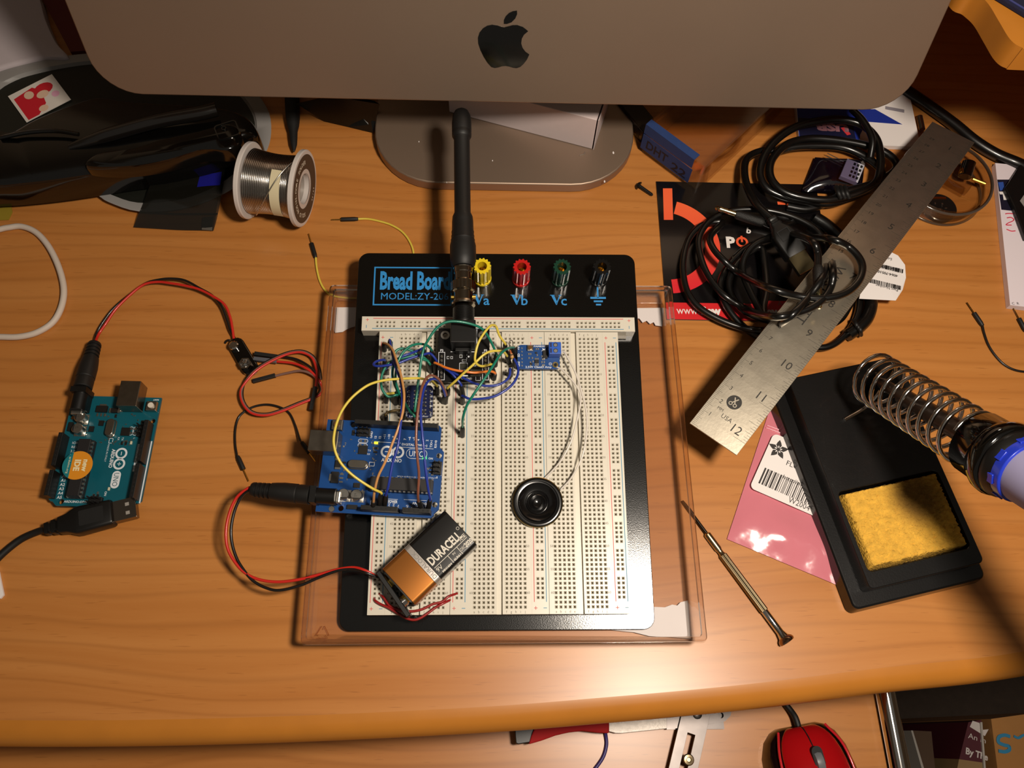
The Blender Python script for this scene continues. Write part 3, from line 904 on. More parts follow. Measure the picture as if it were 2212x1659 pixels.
for X in (-34.0, -8.2):
    t.ring([(X - 1.9, 49.2), (X + 1.9, 49.2), (X + 1.9, 66.6), (X - 1.9, 66.6)], [(X - 1.6, 49.5), (X + 1.6, 49.5), (X + 1.6, 66.3), (X - 1.6, 66.3)], 9, 9.04)
t.text('P2', -34, 67, 9.04, 1.3, al='c', bold=.03); t.text('P3', -8.2, 67, 9.04, 1.3, al='c', bold=.03)
t.ring(rrect(-23.6, -18.6, 55.2, 60, .5), rrect(-23.2, -19, 55.6, 59.6, .4), 9, 9.04)
t.box(-28.8, -13.4, 66.6, 67.0, 9, 9.04); t.box(-13.6, -13.2, 66.6, 81, 9, 9.04)
for x, y, w_, h_ in ((-31, 64, 1.3, 1.7), (-28.8, 64, 1.3, 1.7), (-23.5, 65, 1.6, 2), (-22, 62, 2.6, 1.4), (-16, 59.5, 2.2, 1.6), (-18.2, 56, 1.2, 2), (-14, 52, 3, 3)):
    t.ring([(x, y - h_), (x + w_, y - h_), (x + w_, y), (x, y)], [(x + .2, y - h_ + .2), (x + w_ - .2, y - h_ + .2), (x + w_ - .2, y - .2), (x + .2, y - .2)], 9, 9.04)
t.prism(ngon_pts(12, .55, 0, -18.2, 63.8), 9, 9.05)
t.text('1', -19.3, 64.4, 9.04, 1); t.text('2', -19.6, 62.2, 9.04, 1); t.text('C', -22.5, 49.6, 9.04, 1.2); t.text('GND', -19.6, 49.6, 9.04, 1.1)
t.box(-22.5, -18.5, 51.5, 52.3, 9, 9.3)
fp(rf, 'printed_lettering', M_silk, t, sm=0)
b = MB(); b.cb((-21.1, 57.6, 9), (3.9, 3.7, .8)); b.cb((-14, 53.5, 9), (6, 4.5, 1.2)); b.cb((-29.5, 63.1, 9), (1, .7, .5)); b.cb((-22.7, 64, 9), (1, .8, .5)); b.cb((-20.7, 61.3, 9), (1.6, .8, .6))
fp(rf, 'surface_chips', mat('chip_olive', '2b2a1e', .4), b, sm=0)['kind'] = 'stuff'
b = MB()
for x in (-34, -8.2):
    for i in range(6): b.cyl((x, 51.2 + 2.54 * i), .75, 9, 9.5, 8)
fp(rf, 'solder_joints', M_steel, b)['kind'] = 'stuff'

AX = BF @ T(-21.4, 0, 16) @ RX(-90)
an = thing('antenna', 'black stubby rubber antenna lying towards the computer, metal twist-on connector', 'antenna', BF @ T(-21.4, 150, 8))
ax0, ax1 = Vector((-21.3, ya(660), 16)), Vector((-24.0, ya(246), 17.5))
FA = BF @ frame(ax0, (ax1 - ax0).normalized(), z=(0, 0, 1)) @ RY(90)
q = lambda v: ya(v) - ya(660)
b = MB(FA); b.lathe([(6.2, q(578)), (7.3, q(572)), (7.9, q(560)), (7.9, q(532)), (7.2, q(522)), (7.35, q(520)), (6.9, q(518)), (7.05, q(511)), (6.7, q(509)), (6.9, q(502)), (6.6, q(500)), (6.5, q(480)), (6.2, q(470)), (5.0, q(461)), (5.0, q(305)), (5.4, q(300))], 32)
part(an, 'rubber_sleeve', b, M_rub, sm=40)
b = MB(FA); b.lathe([(5.4, q(301)), (6.1, q(297)), (6.2, q(291)), (6.0, q(289)), (6.2, q(287)), (6.2, q(268)), (5.7, q(254)), (4.4, q(245)), (2.2, q(240)), (.2, q(238.5))], 32)
part(an, 'tip_cap', b, M_rub, sm=45)
b = MB(FA)
b.lathe([(7.0, 0), (7.4, .8), (7.0, 2), (5.7, 2.4), (5.7, q(632)), (6.6, q(630))], 40)
n = 56
b.loft([[Vector(((7.3 + .22 * (i % 2)) * math.cos(2 * PI * i / n), (7.3 + .22 * (i % 2)) * math.sin(2 * PI * i / n), z)) for i in range(n)] for z in (q(630), q(612))])
b.lathe([(6.9, q(612)), (5.2, q(606)), (5.2, q(592)), (5.6, q(590)), (5.6, q(582)), (6.0, q(580))], 40)
part(an, 'twist_connector', b, mat('nickel', 'a59b8b', .18, 1.0), sm=25, label='nickel twist connector')
b = MB(FA); b.lathe([(1.25, 5.4), (1.25, 7.3)], 10, T(0, 0, 5.4) @ RX(-90) @ T(0, 0, 0)); b.lathe([(1.25, 5.4), (1.25, 7.3)], 10, T(0, 0, 5.4) @ RX(90)); 
part(an, 'bayonet_pin', b, M_brass)

# ---- level shifter
ls = thing('level_shifter_board', 'small dark blue rounded board with two pin rows beside the ivory breadboard gap', 'circuit board', BF @ T(-46, 36.5, 0))
b = MB(); b.prism(rrect(-54.1, -38.7, 26.6, 46.3, 2.3), 6.4, 8); fp(ls, 'circuit_board', mat('navy_solder_mask', '0e1840', .3), b, sm=0)
for x in (-52.7, -40.1):
    b = MB(); b.box(x - 1.2, x + 1.2, 29.5, 44.5, 0.05, 6.4); fp(ls, 'pin_header', M_hdr, b, sm=0)
b = MB()
for x in (-52.6, -40.2):
    for i in range(6): b.lathe([(.85, 0), (.5, .7), (.3, 1.1)], 8, T(x, 30.1 + 2.54 * i, 8))
for x in (-49.3, -47.5, -44.6, -42.8):
    for i in range(7): b.cb((x, 29 + 2.3 * i, 8), (1.0, .7, .5))
fp(ls, 'solder_joints', M_tin, b)['kind'] = 'stuff'
b = MB()
for x in (-48.4, -43.7):
    for i in range(4): b.cb((x, 30 + 4 * i, 8), (1.5, 1.6, .9))
fp(ls, 'surface_chips', M_smd, b, sm=0)['kind'] = 'stuff'
t = MB()
for i, s_ in enumerate(('A1', 'A2', 'A3', 'A4')): t.text(s_, -53.7, 42.0 - 2.9 * i, 8.03, 1.0, bold=.02); t.text('B' + s_[1], -39.4 + .5, 42.0 - 2.9 * i, 8.03, 1.0, al='r', bold=.02)
t.text('GND', -53.2, 27.6, 8.03, .9, rot=90); t.text('GND', -39.3, 27.6, 8.03, .9, rot=90); t.text('Level Shifter', -46.4, 27.2, 8.03, .9, al='c', width=11)
fp(ls, 'printed_lettering', M_silk, t, sm=0)

# ---- amplifier
am = thing('amplifier_board', 'small blue amplifier board with a blue screw terminal at its right end', 'circuit board', BF @ T(23.3, 65, 0))
b = MB(); holed(b, rrect(10.8, 35.8, 57.3, 72.4, 2.2), [ngon_pts(14, 1.1, 0, 33.2, 59.9)], 4.4, 6); fp(am, 'circuit_board', mat('blue_solder_mask', '0f2a5e', .3), b, sm=0)
b = MB(); b.ring(ngon_pts(18, 1.75, 0, 33.2, 59.9), ngon_pts(18, 1.1, 0, 33.2, 59.9), 5.9, 6.15); fp(am, 'mounting_ring', M_brass, b, sm=0)
b = MB(); b.box(12.2, 14.6, 58.5, 71.2, 0.05, 4.4); fp(am, 'pin_header', M_hdr, b, sm=0)
b = MB(); b.box(29.0, 36.2, 64.2, 71.6, 6, 13.5)
o = fp(am, 'screw_terminal', mat('terminal_blue', '2357b8', .4), b, sm=0, bevel=.4)
for y in (66.1, 69.7):
    b = MB(); b.lathe([(1.35, 13.4), (1.35, 13.56)], 16, T(32.9, y, 0)); b2_ = b; fp(o, 'screw_well', M_slotd, b2_, sm=0)
    b = MB(); b.lathe([(1.1, 13.4), (1.05, 13.62)], 14, T(32.9, y - .1, 0)); b.box(32.0, 33.8, y - .25, y + .05, 13.6, 13.64); fp(o, 'terminal_screw', M_tin, b)
b = MB(); 
for y in (66.1, 69.7): b.box(29.6, 30.7, y - 1.4, y + 1.4, 13.45, 13.54)
fp(o, 'wire_slot', mat('slot_navy', '0a1e52', .5), b, sm=0)
b = MB(); b.cb((22.2, 61.6, 6), (2.3, 2.3, 1)); b.cb((27.2, 66, 6), (2.6, 5, 1.6)); b.cb((18.8, 60.2, 6), (1.2, 1.4, .7)); b.cb((21.9, 67.2, 6), (1.2, 1, .7))
fp(am, 'surface_chips', M_smd, b, sm=0)['kind'] = 'stuff'
b = MB()
rn = random.Random(5)
for i in range(6): b.cyl((13.4, 59.2 + 2.2 * i), .45, 6, 6.5, 8)
for x, y in ((17.5, 66.5), (18.6, 66.5), (17.6, 64), (19.6, 64), (22, 69.7), (23.2, 69.7), (22.5, 65.8), (25.4, 65), (25.6, 63.2), (26.6, 63.2), (25.2, 61.4), (26.6, 61.4), (18.4, 61.2), (18.4, 59.2), (20, 61.8), (25.6, 59.5), (26.5, 59.5)): b.cb((x, y, 6), (.8, 1.0, .6))
for i in range(4): b.cb((21.2 + .65 * i, 59.8, 6), (.4, 1.3, .4)); b.cb((21.2 + .65 * i, 63.4, 6), (.4, 1.3, .4))
fp(am, 'solder_joints', M_tin, b, sm=30)['kind'] = 'stuff'
b = MB(); b.box(16.4, 20.2, 68.3, 71.9, 6, 7.4); o = fp(am, 'volume_trimmer', M_steel, b, sm=0, bevel=.4)
b = MB(); b.lathe([(1.2, 7.4), (1.2, 7.9)], 14, T(18.3, 70.1, 0)); fp(o, 'trimmer_screw', mat('copper_tone', 'b08050', .3, 1.0), b)
t = MB(); t.text('PAM8302A', 20.6, 71.0, 6.03, 1.0, bold=.02, width=8.8); t.text('2.5W ClassD Amp', 15.4, 57.9, 6.03, 1.15, bold=.02, width=15.5)
t.text('+V', 12.1, 69.2, 6.03, 1.3, rot=90, bold=.02); t.text('SD', 12.1, 64.7, 6.03, 1.3, rot=90, bold=.02); t.text('Gnd', 12.1, 58.6, 6.03, 1.3, rot=90, bold=.02)
t.prism([(26.6 + r * math.cos(math.radians(a)), 69.0 + r * math.sin(math.radians(a))) for a, r in [(18 + 36 * i, 1.7 if i % 2 else .8) for i in range(10)]], 6, 6.05)
t.ring(ngon_pts(16, .9, 0, 30.2, 60.4), ngon_pts(16, .7, 0, 30.2, 60.4), 6, 6.04); t.box(29.8, 30.6, 60.3, 60.5, 6, 6.04)
fp(am, 'printed_lettering', M_silk, t, sm=0)

# ---- speaker
sp = thing('speaker', 'round black mini speaker with silver ridges lying on the breadboard', 'speaker', BF @ T(21.5, -21.5, 0))
A = T(21.5, -21.5, 0.05)
b = MB(); b.lathe([(13.6, 0), (14.3, .4), (14.35, 3.6), (13.9, 3.9), (13.9, 2.6)], 64, A, cap=False); b.lathe([(13.6, 0), (13.6, .3)], 64, A); fp(sp, 'metal_frame', mat('brassy_rim', 'b39a5c', .3, 1.0), b, sm=30)
b = MB(); b.lathe([(13.9, 3.1), (13.8, 3.9), (13.1, 4.2), (12.2, 4.1), (11.9, 3.4), (11.2, 3.3), (10.6, 3.9), (10.1, 3.3), (6.9, 2.4), (6.5, 2.9), (6.0, 2.4), (5.5, 2.8), (5.0, 2.3), (4.3, 2.7), (3.6, 2.0), (2.7, 2.9), (2.1, 2.5), (0.05, 2.3)], 64, A, cap=False)
fp(sp, 'diaphragm', mat('black_diaphragm', '0c0b0b', .22, coat=.6), b, sm=50)

# ---- battery
FBt = BF @ frame((-54.4, -68.8, 0.05), (31.1, 29.7, 0))
bt = thing('battery', 'copper and black nine volt block battery lying on the breadboard', 'battery', FBt)
def tpart(par, nm, m, b, **k):
    b.v = [FBt @ q for q in b.v]; return part(par, nm, b, m, **k)
Rr = [(y, z + 8.75) for y, z in rrect(-13, 13, -8.75, 8.75, 2.6, 5)]
def seg(a, c, g=0.0): 
    b = MB(); b.loft([[Vector((x, y * (1 + g), 8.75 + (z - 8.75) * (1 + g))) for y, z in Rr] for x in (a, c)]); return b
tpart(bt, 'copper_jacket', mat('copper_foil', 'c07a3a', .28, .85), seg(0.4, 16), bevel=.3)
tpart(bt, 'black_jacket', mat('battery_black', '0e0c0b', .3, coat=.3), seg(19.4, 45.6), bevel=.3)
tpart(bt, 'silver_band', mat('silver_foil', 'b9b2ab', .35, .7), seg(16, 19.4, .003))
tpart(bt, 'end_plate', M_black, seg(-0.3, .4, -.04))
b = MB(); b.lathe([(2.9, 0), (2.9, 2.6), (2.4, 3.0)], 16, T(-.3, -6.4, 9) @ RY(-90)); b.lathe([(4.2, 0), (3.8, 1.2), (4.2, 2.8)], 6, T(-.3, 6.4, 9) @ RY(-90))
tpart(bt, 'snap_terminals', M_brass, b, sm=25)
t = MB()
zt = 17.58
t.text('DURACELL', 20.6, -4.6, zt, 4.6, width=22.2, bold=.03)
t.ring(ngon_pts(16, .9, 0, 44, .6), ngon_pts(16, .7, 0, 44, .6), zt - .02, zt)
t.box(20.6, 44.4, -6.5, -6.2, zt - .05, zt); t.box(30, 30.3, -11.4, -6.4, zt - .05, zt); t.box(36.6, 36.9, -11.4, -6.4, zt - .05, zt)
t.text('9V', 20.7, -9.8 + 0.4, zt, 2.4)
t.text('MN1604', 22.6, -11.4, zt, 1.1, width=6.4, bold=.03); t.text('9V', 32.4, -8.6, zt, 1.3); t.text('6LR61', 31, -11.2, zt, 1.2, width=4.8, bold=.03)
t.text('DEC', 37.4, -9.9, zt, 1.7, width=3.0); t.text('2020', 40.4, -10.2, zt, 2.4, width=5.2, bold=.04)
# two written characters, stroke by stroke
for x0 in (40.2, 42.6):
    for a in ((0, 2.1, 2, 2.1), (0, 1.3, 2, 1.3), (1, 2.1, .2, 0), (1.2, 1.3, 1.2, .2), (1.2, .2, 2.1, .3)) if x0 < 42 else ((0, 2.1, 2, 2.1), (1, 2.1, 1, 1.3), (.1, 1.3, 1.9, 1.3), (1, 1.2, 1, 0), (.9, .9, 0, .1), (1.1, .9, 2, .1)):
        p_, q_ = Vector((x0 + a[0], -5.6 + a[1] - .2, zt)), Vector((x0 + a[2], -5.6 + a[3] - .2, zt))
        d = (q_ - p_).normalized(); nn_ = Vector((-d.y, d.x, 0)) * .13
        t.add([p_ - nn_, q_ - nn_, q_ + nn_, p_ + nn_], [(0, 1, 2, 3)])
tpart(bt, 'printed_lettering', mat('silver_print', 'd9d2c4', .5), t, sm=0)
t = MB(); t.text('DURALOCK', 18.9, -10.6, zt + .04, 2.3, rot=90, width=18.5); tpart(bt, 'band_lettering', mat('grey_foil_print', '7d7873', .5), t, sm=0)

# ================================================================ jumper wires on the breadboard
WC = {'green': '12745e', 'blue': '1d3290', 'yellow': 'd6bf4a', 'orange': 'd9762c', 'brown': '7d4a38', 'olive': '5b4a26', 'black': '14110f', 'red': 'c2261c', 'dark red': '8f1717', 'grey': '4a4038', 'white': 'd8d0c6', 'mauve': '7a5a50', 'tan': 'c08a54'}
def M_wire(c): return mat('wire_' + c.replace(' ', '_'), WC[c], 0.35, coat=0.15)
NB = BF.to_3x3() @ Vector((0, 0, 1))
def plug(par, base, top, r=1.42, pin=0):
    """black crimp housing from base to top, the wire enters at top"""
    ax = (top - base).normalized(); L = (top - base).length
    M = T(*base) @ ax.to_track_quat('Z', 'Y').to_matrix().to_4x4()
    b = MB(M); b.lathe([(r * .96, 0), (r, .3), (r, L * .78), (r * .86, L * .88), (r * .8, L * .97), (.8, L)], 14)
    o = part(par, 'plug', b, M_rub, sm=45)
    if pin:
        b = MB(M); b.lathe([(.38, -pin), (.38, 0.1)], 6); part(o, 'pin', b, M_brass)
    return o
def jumper(label, col, pts, ends, z0=None, bump=6.0, group='jumper wires on the breadboard', r=0.74):
    """pts: (u, v) or (u, v, h); ends: ((top px), (base px), top height, base height) in breadboard heights"""
    (t0, b0, h0, g0), (t1, b1, h1, g1) = ends
    n = len(pts)
    P = [bb(t0[0], t0[1], h0)]
    for i, q in enumerate(pts):
        t = (i + 1) / (n + 1)
        h = q[2] if len(q) > 2 else h0 * (1 - t) + h1 * t + bump * math.sin(PI * t) ** 0.8
        P.append(bb(q[0], q[1], h))
    P.append(bb(t1[0], t1[1], h1))
    E0, E1 = bb(b0[0], b0[1], g0), bb(b1[0], b1[1], g1)
    o = thing('jumper_wire', label, 'wire', T(*E0), group)
    a0 = (P[0] - E0).normalized(); a1 = (P[-1] - E1).normalized()
    path = [P[0] - a0 * 2, P[0] + a0 * .8] + P[1:-1] + [P[-1] + a1 * .8, P[-1] - a1 * 2]
    part(o, 'wire', MB().tube(spline(path, 7), r, 8), M_wire(col), sm=80)
    plug(o, E0, P[0]); plug(o, E1, P[-1])
    return o
S = 12.5
jumper('green jumper wire arching highest over the black antenna socket', 'green', [(912, 767), (926, 733), (945, 707), (966, 695.5), (993, 695), (1024, 702), (1044, 713), (1060, 737)], (((897, 880), (899, 897), 20, 8), ((1072, 766), (1070, 790), S, .2)), bump=16)
jumper('green jumper wire looping left from the antenna board, outer of three short green ones', 'green', [(922, 746), (906, 743), (888, 747), (871, 761), (859, 784), (855, 806), (855, 826)], (((932, 757), (935, 782), S, .2), ((862, 850), (862, 869), S, .2)), bump=14)
jumper('green jumper wire whose loop bends back on itself beside the blue pair', 'green', [(912, 775), (901, 765), (885, 756), (868, 753), (857, 757), (853, 765), (851, 785), (848, 806), (851, 826)], (((925, 781), (929, 799), S, .2), ((858, 846), (857, 866), S, .2)), bump=7)
jumper('green jumper wire bulging furthest left over the red rail line', 'green', [(915, 772), (900, 768), (877, 772), (851, 778), (835, 790), (824.5, 812), (823.5, 832), (829, 847), (840, 857)], (((928, 786), (931, 803), S, .2), ((857, 854), (855, 872), S, .2)), bump=4)
jumper('blue jumper wire with a tight loop at its left end over the rails', 'blue', [(930, 764), (916, 765.5), (888, 773.5), (861, 784), (837, 789), (817, 791), (807, 788), (811, 782), (822, 778)], (((942, 779), (942, 800), S, .2), ((831, 779), (832, 797), S, .2)), bump=9)
jumper('blue jumper wire running beside the looped blue one, rounded upper right end', 'blue', [(906, 756), (888, 763), (871, 769), (858, 776), (846, 784)], (((914, 753), (917, 771), S, .2), ((834, 797), (836, 806), S, .2)), bump=8)
jumper('long blue jumper wire hanging from the minus rail to the blue microcontroller board', 'blue', [(847, 761), (855, 794), (865, 822), (869, 853), (868, 883), (865, 920), (859, 965), (848, 1001), (840, 1045)], (((842, 736), (844, 752), S, .2), ((834, 1069), (831, 1091), 25, 15)), bump=17)
jumper('brown and orange jumper wire from the plus rail down to the blue microcontroller board', 'tan', [(839, 745), (849, 757), (857, 780), (865, 806), (871, 835), (873, 859), (870, 890), (861, 923), (848, 957), (832, 998), (817, 1029), (809, 1062)], (((829, 742), (831, 757), S, .2), ((807, 1083), (806, 1094), 20, 15)), bump=20)
jumper('long yellow jumper wire in a wide curve left over the blue microcontroller board', 'yellow', [(932, 823), (916, 819), (900, 817), (871, 818), (841, 820), (814, 825), (790, 835), (761, 858), (740, 885), (727, 915), (721, 945), (722, 965), (728, 985), (740, 1005), (760, 1025), (785, 1043), (808, 1057)], (((943, 834), (945, 850), S, .2), ((823, 1066), (820, 1091), 26, 15)), bump=20)
jumper('brown jumper wire arching beside the small navy board down to the microcontroller', 'brown', [(958, 836), (951, 823), (941, 814), (930, 811), (920, 818), (912, 835), (907, 858), (903, 885), (900, 916), (899, 954), (902, 993), (905, 1025), (903, 1062)], (((964, 853), (962, 870), S, .2), ((904, 1082), (910, 1098), 24, 15)), bump=26)
jumper('blue jumper wire arching just inside the brown one down to the microcontroller', 'blue', [(957, 840), (950, 826), (941, 819), (930, 820), (921, 829), (914, 847), (910, 872), (909, 902), (912, 935), (915, 965), (918, 1000), (922, 1035), (926, 1062)], (((961, 855), (958, 869), S, .2), ((929, 1080), (925, 1099), 24, 15)), bump=22)
jumper('orange jumper wire crossing the lower part of the black antenna board', 'orange', [(950, 788), (963, 794), (985, 800), (1006, 803), (1026, 805), (1046, 803), (1060, 802)], (((939, 785), (941, 805), S, .2), ((1069, 807), (1067, 819), 8, .2)), bump=6)
jumper('yellow jumper wire with a tall hairpin above the antenna board edge', 'yellow', [(1044, 791), (1032, 788), (1026, 778), (1028, 759), (1034, 739), (1046, 719), (1058, 705), (1065, 702.5), (1072, 706), (1079, 725)], (((1061, 788), (1067, 806), S, .2), ((1091, 743), (1092, 760), S, .2)), bump=16)
jumper('yellow jumper wire slanting across the antenna board up to the resistor', 'yellow', [(985, 822), (1004, 804), (1024, 786), (1044, 767), (1060, 759), (1079, 758), (1088, 760)], (((968, 838), (967, 853), S, .2), ((1095, 769), (1100, 783), S, .2)), bump=12)
jumper('long green jumper wire slanting from the resistor down to a lone black plug', 'green', [(1096, 753), (1081, 765), (1065, 790), (1044, 822), (1024, 851), (1008, 877), (1000, 903)], (((1109, 752), (1112, 772), S, .2), ((999, 922), (999, 942), S, .2)), bump=22)
jumper('blue jumper wire, outer of two curves right of the antenna board', 'blue', [(1119, 794), (1117.5, 812), (1107, 830), (1089, 845), (1065, 857), (1034, 862), (1014, 861.5)], (((1111, 777), (1113, 792), S, .2), ((999, 856), (999, 871), S, .2)), bump=3)
jumper('blue jumper wire, inner of two curves right of the antenna board', 'blue', [(1101, 810), (1093, 822), (1075, 831.5), (1050, 833.5), (1026, 828.5), (1006, 819), (987, 809), (970, 800)], (((1102, 798), (1103, 812), S, .2), ((950, 791), (949, 808), S, .2)), bump=3)
jumper('short dark blue jumper wire dropping from the antenna board into a black plug', 'blue', [(963, 797), (975, 806), (986, 818)], (((954, 793), (953, 809), S, .2), ((996, 832), (1001, 857), S, .2)), bump=3)
jumper('olive brown jumper wire from the left rail towards the small navy board', 'olive', [(838, 891), (846, 888), (861, 886)], (((833, 897), (834, 908), 9, .2), ((872, 889), (874, 903), 9, .2)), bump=1)
jumper('green jumper wire diving from the navy board into the microcontroller header', 'green', [(872, 866), (878, 876), (886, 889)], (((866, 856), (865, 872), S, .2), ((895, 900), (899, 915), 24, 21)), bump=5)
jumper('short yellow jumper wire left of the navy board near the rail', 'yellow', [(843, 850), (852, 849)], (((834, 853), (834, 868), 9, .2), ((861, 851), (866, 866), 9, .2)), bump=1)
for lab, P in (('thin red wire link, lower of two under the battery clip', [(807, 1292), (811, 1298), (822, 1305), (838, 1312), (855, 1322), (875, 1334), (893, 1339), (908, 1335), (925, 1324), (940, 1313), (958, 1303), (979, 1293)]),
               ('thin red wire link, upper of two under the battery clip', [(819, 1284), (827, 1289), (833, 1297), (841, 1308), (858, 1316), (875, 1320), (895, 1320), (915, 1315), (935, 1305), (955, 1300), (970, 1288), (992, 1281)])):
    n = len(P)
    pp = [bb(u, v, -1.5 if i in (0, n - 1) else 1.0 + 1.5 * math.sin(PI * i / (n - 1))) for i, (u, v) in enumerate(P)]
    single('link_wire', MB().tube(spline(pp, 6), 0.72, 8), M_wire('dark red'), lab, 'wire', T(*pp[0]), 'red links under the battery', sm=80)
# white speaker leads
for lab, P in (('thin white speaker lead, inner curve from the amplifier to the speaker', [(1203, 793), (1213, 798), (1226, 811), (1242, 829), (1253, 850), (1254, 870), (1247, 905), (1235, 950), (1215, 990), (1195, 1015), (1176, 1034)]),
               ('thin white speaker lead, outer curve from the amplifier to the speaker', [(1207, 765), (1217, 759), (1226, 772), (1243, 805), (1256, 845), (1266, 885), (1268, 925), (1262, 970), (1250, 1005), (1232, 1035), (1211, 1058)])):
    n = len(P)
    pp = [bb(u, v, 6 + 5 * math.sin(PI * i / (n - 1)) - 4 * i / (n - 1)) for i, (u, v) in enumerate(P)]
    single('speaker_lead', MB().tube(spline(pp, 7), 0.56, 8), M_wire('white'), lab, 'wire', T(*pp[0]), 'white speaker leads', sm=80)
# resistor
r0, r1 = bb(1103.5, 754, 9), bb(1108, 783, 2.5)
rs = thing('resistor', 'tan striped resistor standing among the plugs left of the amplifier', 'resistor', T(*r1))
ax = (r1 - r0).normalized()
Mr = T(*r0) @ ax.to_track_quat('Z', 'Y').to_matrix().to_4x4()
k = (r1 - r0).length / 6.6
b = MB(Mr); b.lathe([(.4, 0), (1.05, .4), (1.2, 1.0), (1.0, 1.6), (.95, 5), (1.15, 5.6), (1.05, 6.2), (.4, 6.6)], 14); b.v = b.v
part(rs, 'resistor_body', b, mat('resistor_tan', 'd0a070', .4), sm=50)
for z, c in ((.9, 'd0541e'), (2.1, 'd0541e'), (3.4, '2a1a10'), (5.5, 'b08830')):
    b = MB(Mr); rr = 1.22 if z < 1.5 else (1.0 if z < 4 else 1.17); b.lathe([(rr, z - .3), (rr + .04, z), (rr, z + .3)], 14); part(rs, 'colour_band', b, mat('band_' + c, c, .4))
b = MB(); b.tube(spline([r0, bb(1100, 745, 9), bb(1101, 737, 9), bb(1105, 735, 8.5), bb(1107.5, 739, 7), bb(1108, 750, 2), bb(1108, 753, -1)], 6), .28, 6)
b.tube([r1, bb(1109, 800, 1), bb(1108.5, 812, -1)], .28, 6)
part(rs, 'wire_lead', b, M_tin, sm=80)

# ================================================================ battery clips with barrel plugs
def barrel(par, p, q, name='barrel_plug'):
    """strain relief at p, tip at q"""
    ax = (q - p).normalized(); L = (q - p).length
    M = T(*p) @ ax.to_track_quat('Z', 'Y').to_matrix().to_4x4()
    b = MB(M); k = L / 40
    pr = [(3.6, 0)]
    for i in range(4): pr += [(4.0 + .1 * i, (1 + 3 * i) * k), (4.1 + .1 * i, (2.6 + 3 * i) * k), (3.4, (2.7 + 3 * i) * k), (3.4, (3.7 + 3 * i) * k)]
    pr += [(4.7, 13.5 * k), (5.0, 16 * k), (5.5, 22 * k), (5.5, 31 * k), (5.2, 31.4 * k), (5.4, 33 * k), (5.4, 39.5 * k), (4.9, L)]
    b.lathe(pr, 28)
    return part(par, name, b, M_rub, sm=30)
F1 = FU
jq = FU @ Vector((-2.2, 7.8, 6.3))
jp = FU @ Vector((-36, 9.6, 4.0))
cab = thing('battery_clip_cable', 'red and black lead from the battery clip to the blue board, black barrel plug', 'cable', T(*jp))
barrel(cab, jp, jq)
zr = lambda i, n: 30 - 4 * math.sin(PI * i / n)
R1 = [(535, 1055), (511, 1075), (495, 1110), (488, 1150), (492, 1185), (508, 1215), (530, 1238), (560, 1252), (600, 1257), (645, 1252), (690, 1241), (730, 1230), (765, 1226), (790, 1233)]
K1 = [(537, 1060), (522, 1072), (508, 1100), (500, 1135), (500, 1165), (507, 1195), (520, 1222), (545, 1253), (575, 1270), (605, 1275), (650, 1264), (690, 1247), (735, 1231), (770, 1229), (792, 1238)]
e0 = FBt @ Vector((-4.2, 11.5, 8.5))
for nm, col, P in (('wire', 'red', R1), ('wire', 'black', K1)):
    n = len(P)
    pp = [jp + Vector((0, .8 if col == 'red' else -.8, 0))] + [at(u, v, 30 + (8 if i == 0 else 0) * 0 - 10 * math.sin(PI * i / n)) for i, (u, v) in enumerate(P)] + [e0]
    part(cab, nm, MB().tube(spline(pp, 7), .85, 8), M_wire(col), sm=80)
b = MB(FBt); 
Mc = T(-4.4, 0, 0.4) @ RZ(-7)
b.prism(rrect(-1.2, 1.5, -15, 14, .7), 0, 13.5, Mc)
part(cab, 'clip_plate', b, M_black, sm=30, bevel=.4)
b = MB(FBt)
for y in (-6.4, 6.4): b.lathe([(3.3, 0), (3.0, 2.4)], 12, Mc @ T(1.5, y, 8.5) @ RY(90))
part(cab, 'snap_contact', b, M_chrome)['kind'] = 'stuff'

jq = FL @ Vector((-2.0, 7.8, 6.3)); jp = at(205, 742, 6)
cab = thing('battery_clip_cable', 'red and black lead with an empty battery clip, plugged into the teal board', 'cable', T(jp.x, jp.y, 0))
barrel(cab, jp, jq)
R1 = [(213, 722), (228, 700), (250, 668), (280, 638), (310, 615), (340, 609), (370, 612), (400, 617), (430, 625), (460, 640), (485, 658), (497, 685), (502, 710), (505, 732)]
K1 = [(208, 722), (224, 694), (248, 664), (285, 633), (315, 612), (345, 604), (372, 602), (400, 606), (430, 622), (458, 638), (478, 660), (490, 690), (497, 712), (508, 733)]
for nm, col, P in (('wire', 'red', R1), ('wire', 'black', K1)):
    n = len(P)
    pp = [jp] + [at(u, v, 2.5 + 4 * math.sin(PI * i / n) + (.8 if col == 'red' else 0)) for i, (u, v) in enumerate(P)]
    part(cab, nm, MB().tube(spline(pp, 7), .85, 8), M_wire(col), sm=80)
ca, cb_ = at(513, 748, 1.5), at(541, 796, 1.5)
Fk = frame(ca, cb_ - ca)
Lk = (cb_ - ca).length
b = MB(Fk)
st = [(x, y) for x, y in ngon_pts(14, 5.0, PI / 2, 0, 0)[:8]] + [(Lk + 5.2 * math.cos(a), 5.2 * math.sin(a)) for a in [math.radians(q) for q in range(-90, 91, 22)]]
b.prism(st, -1.0, 3.2)
pl_ = part(cab, 'clip_plate', b, M_gloss, sm=30, bevel=.9)
b = MB(Fk); b.lathe([(3.0, 3.2), (3.0, 5.6), (2.2, 6.2)], 18, T(1.2, -1.6, 0)); part(cab, 'snap_contact', b, M_chrome, sm=30)
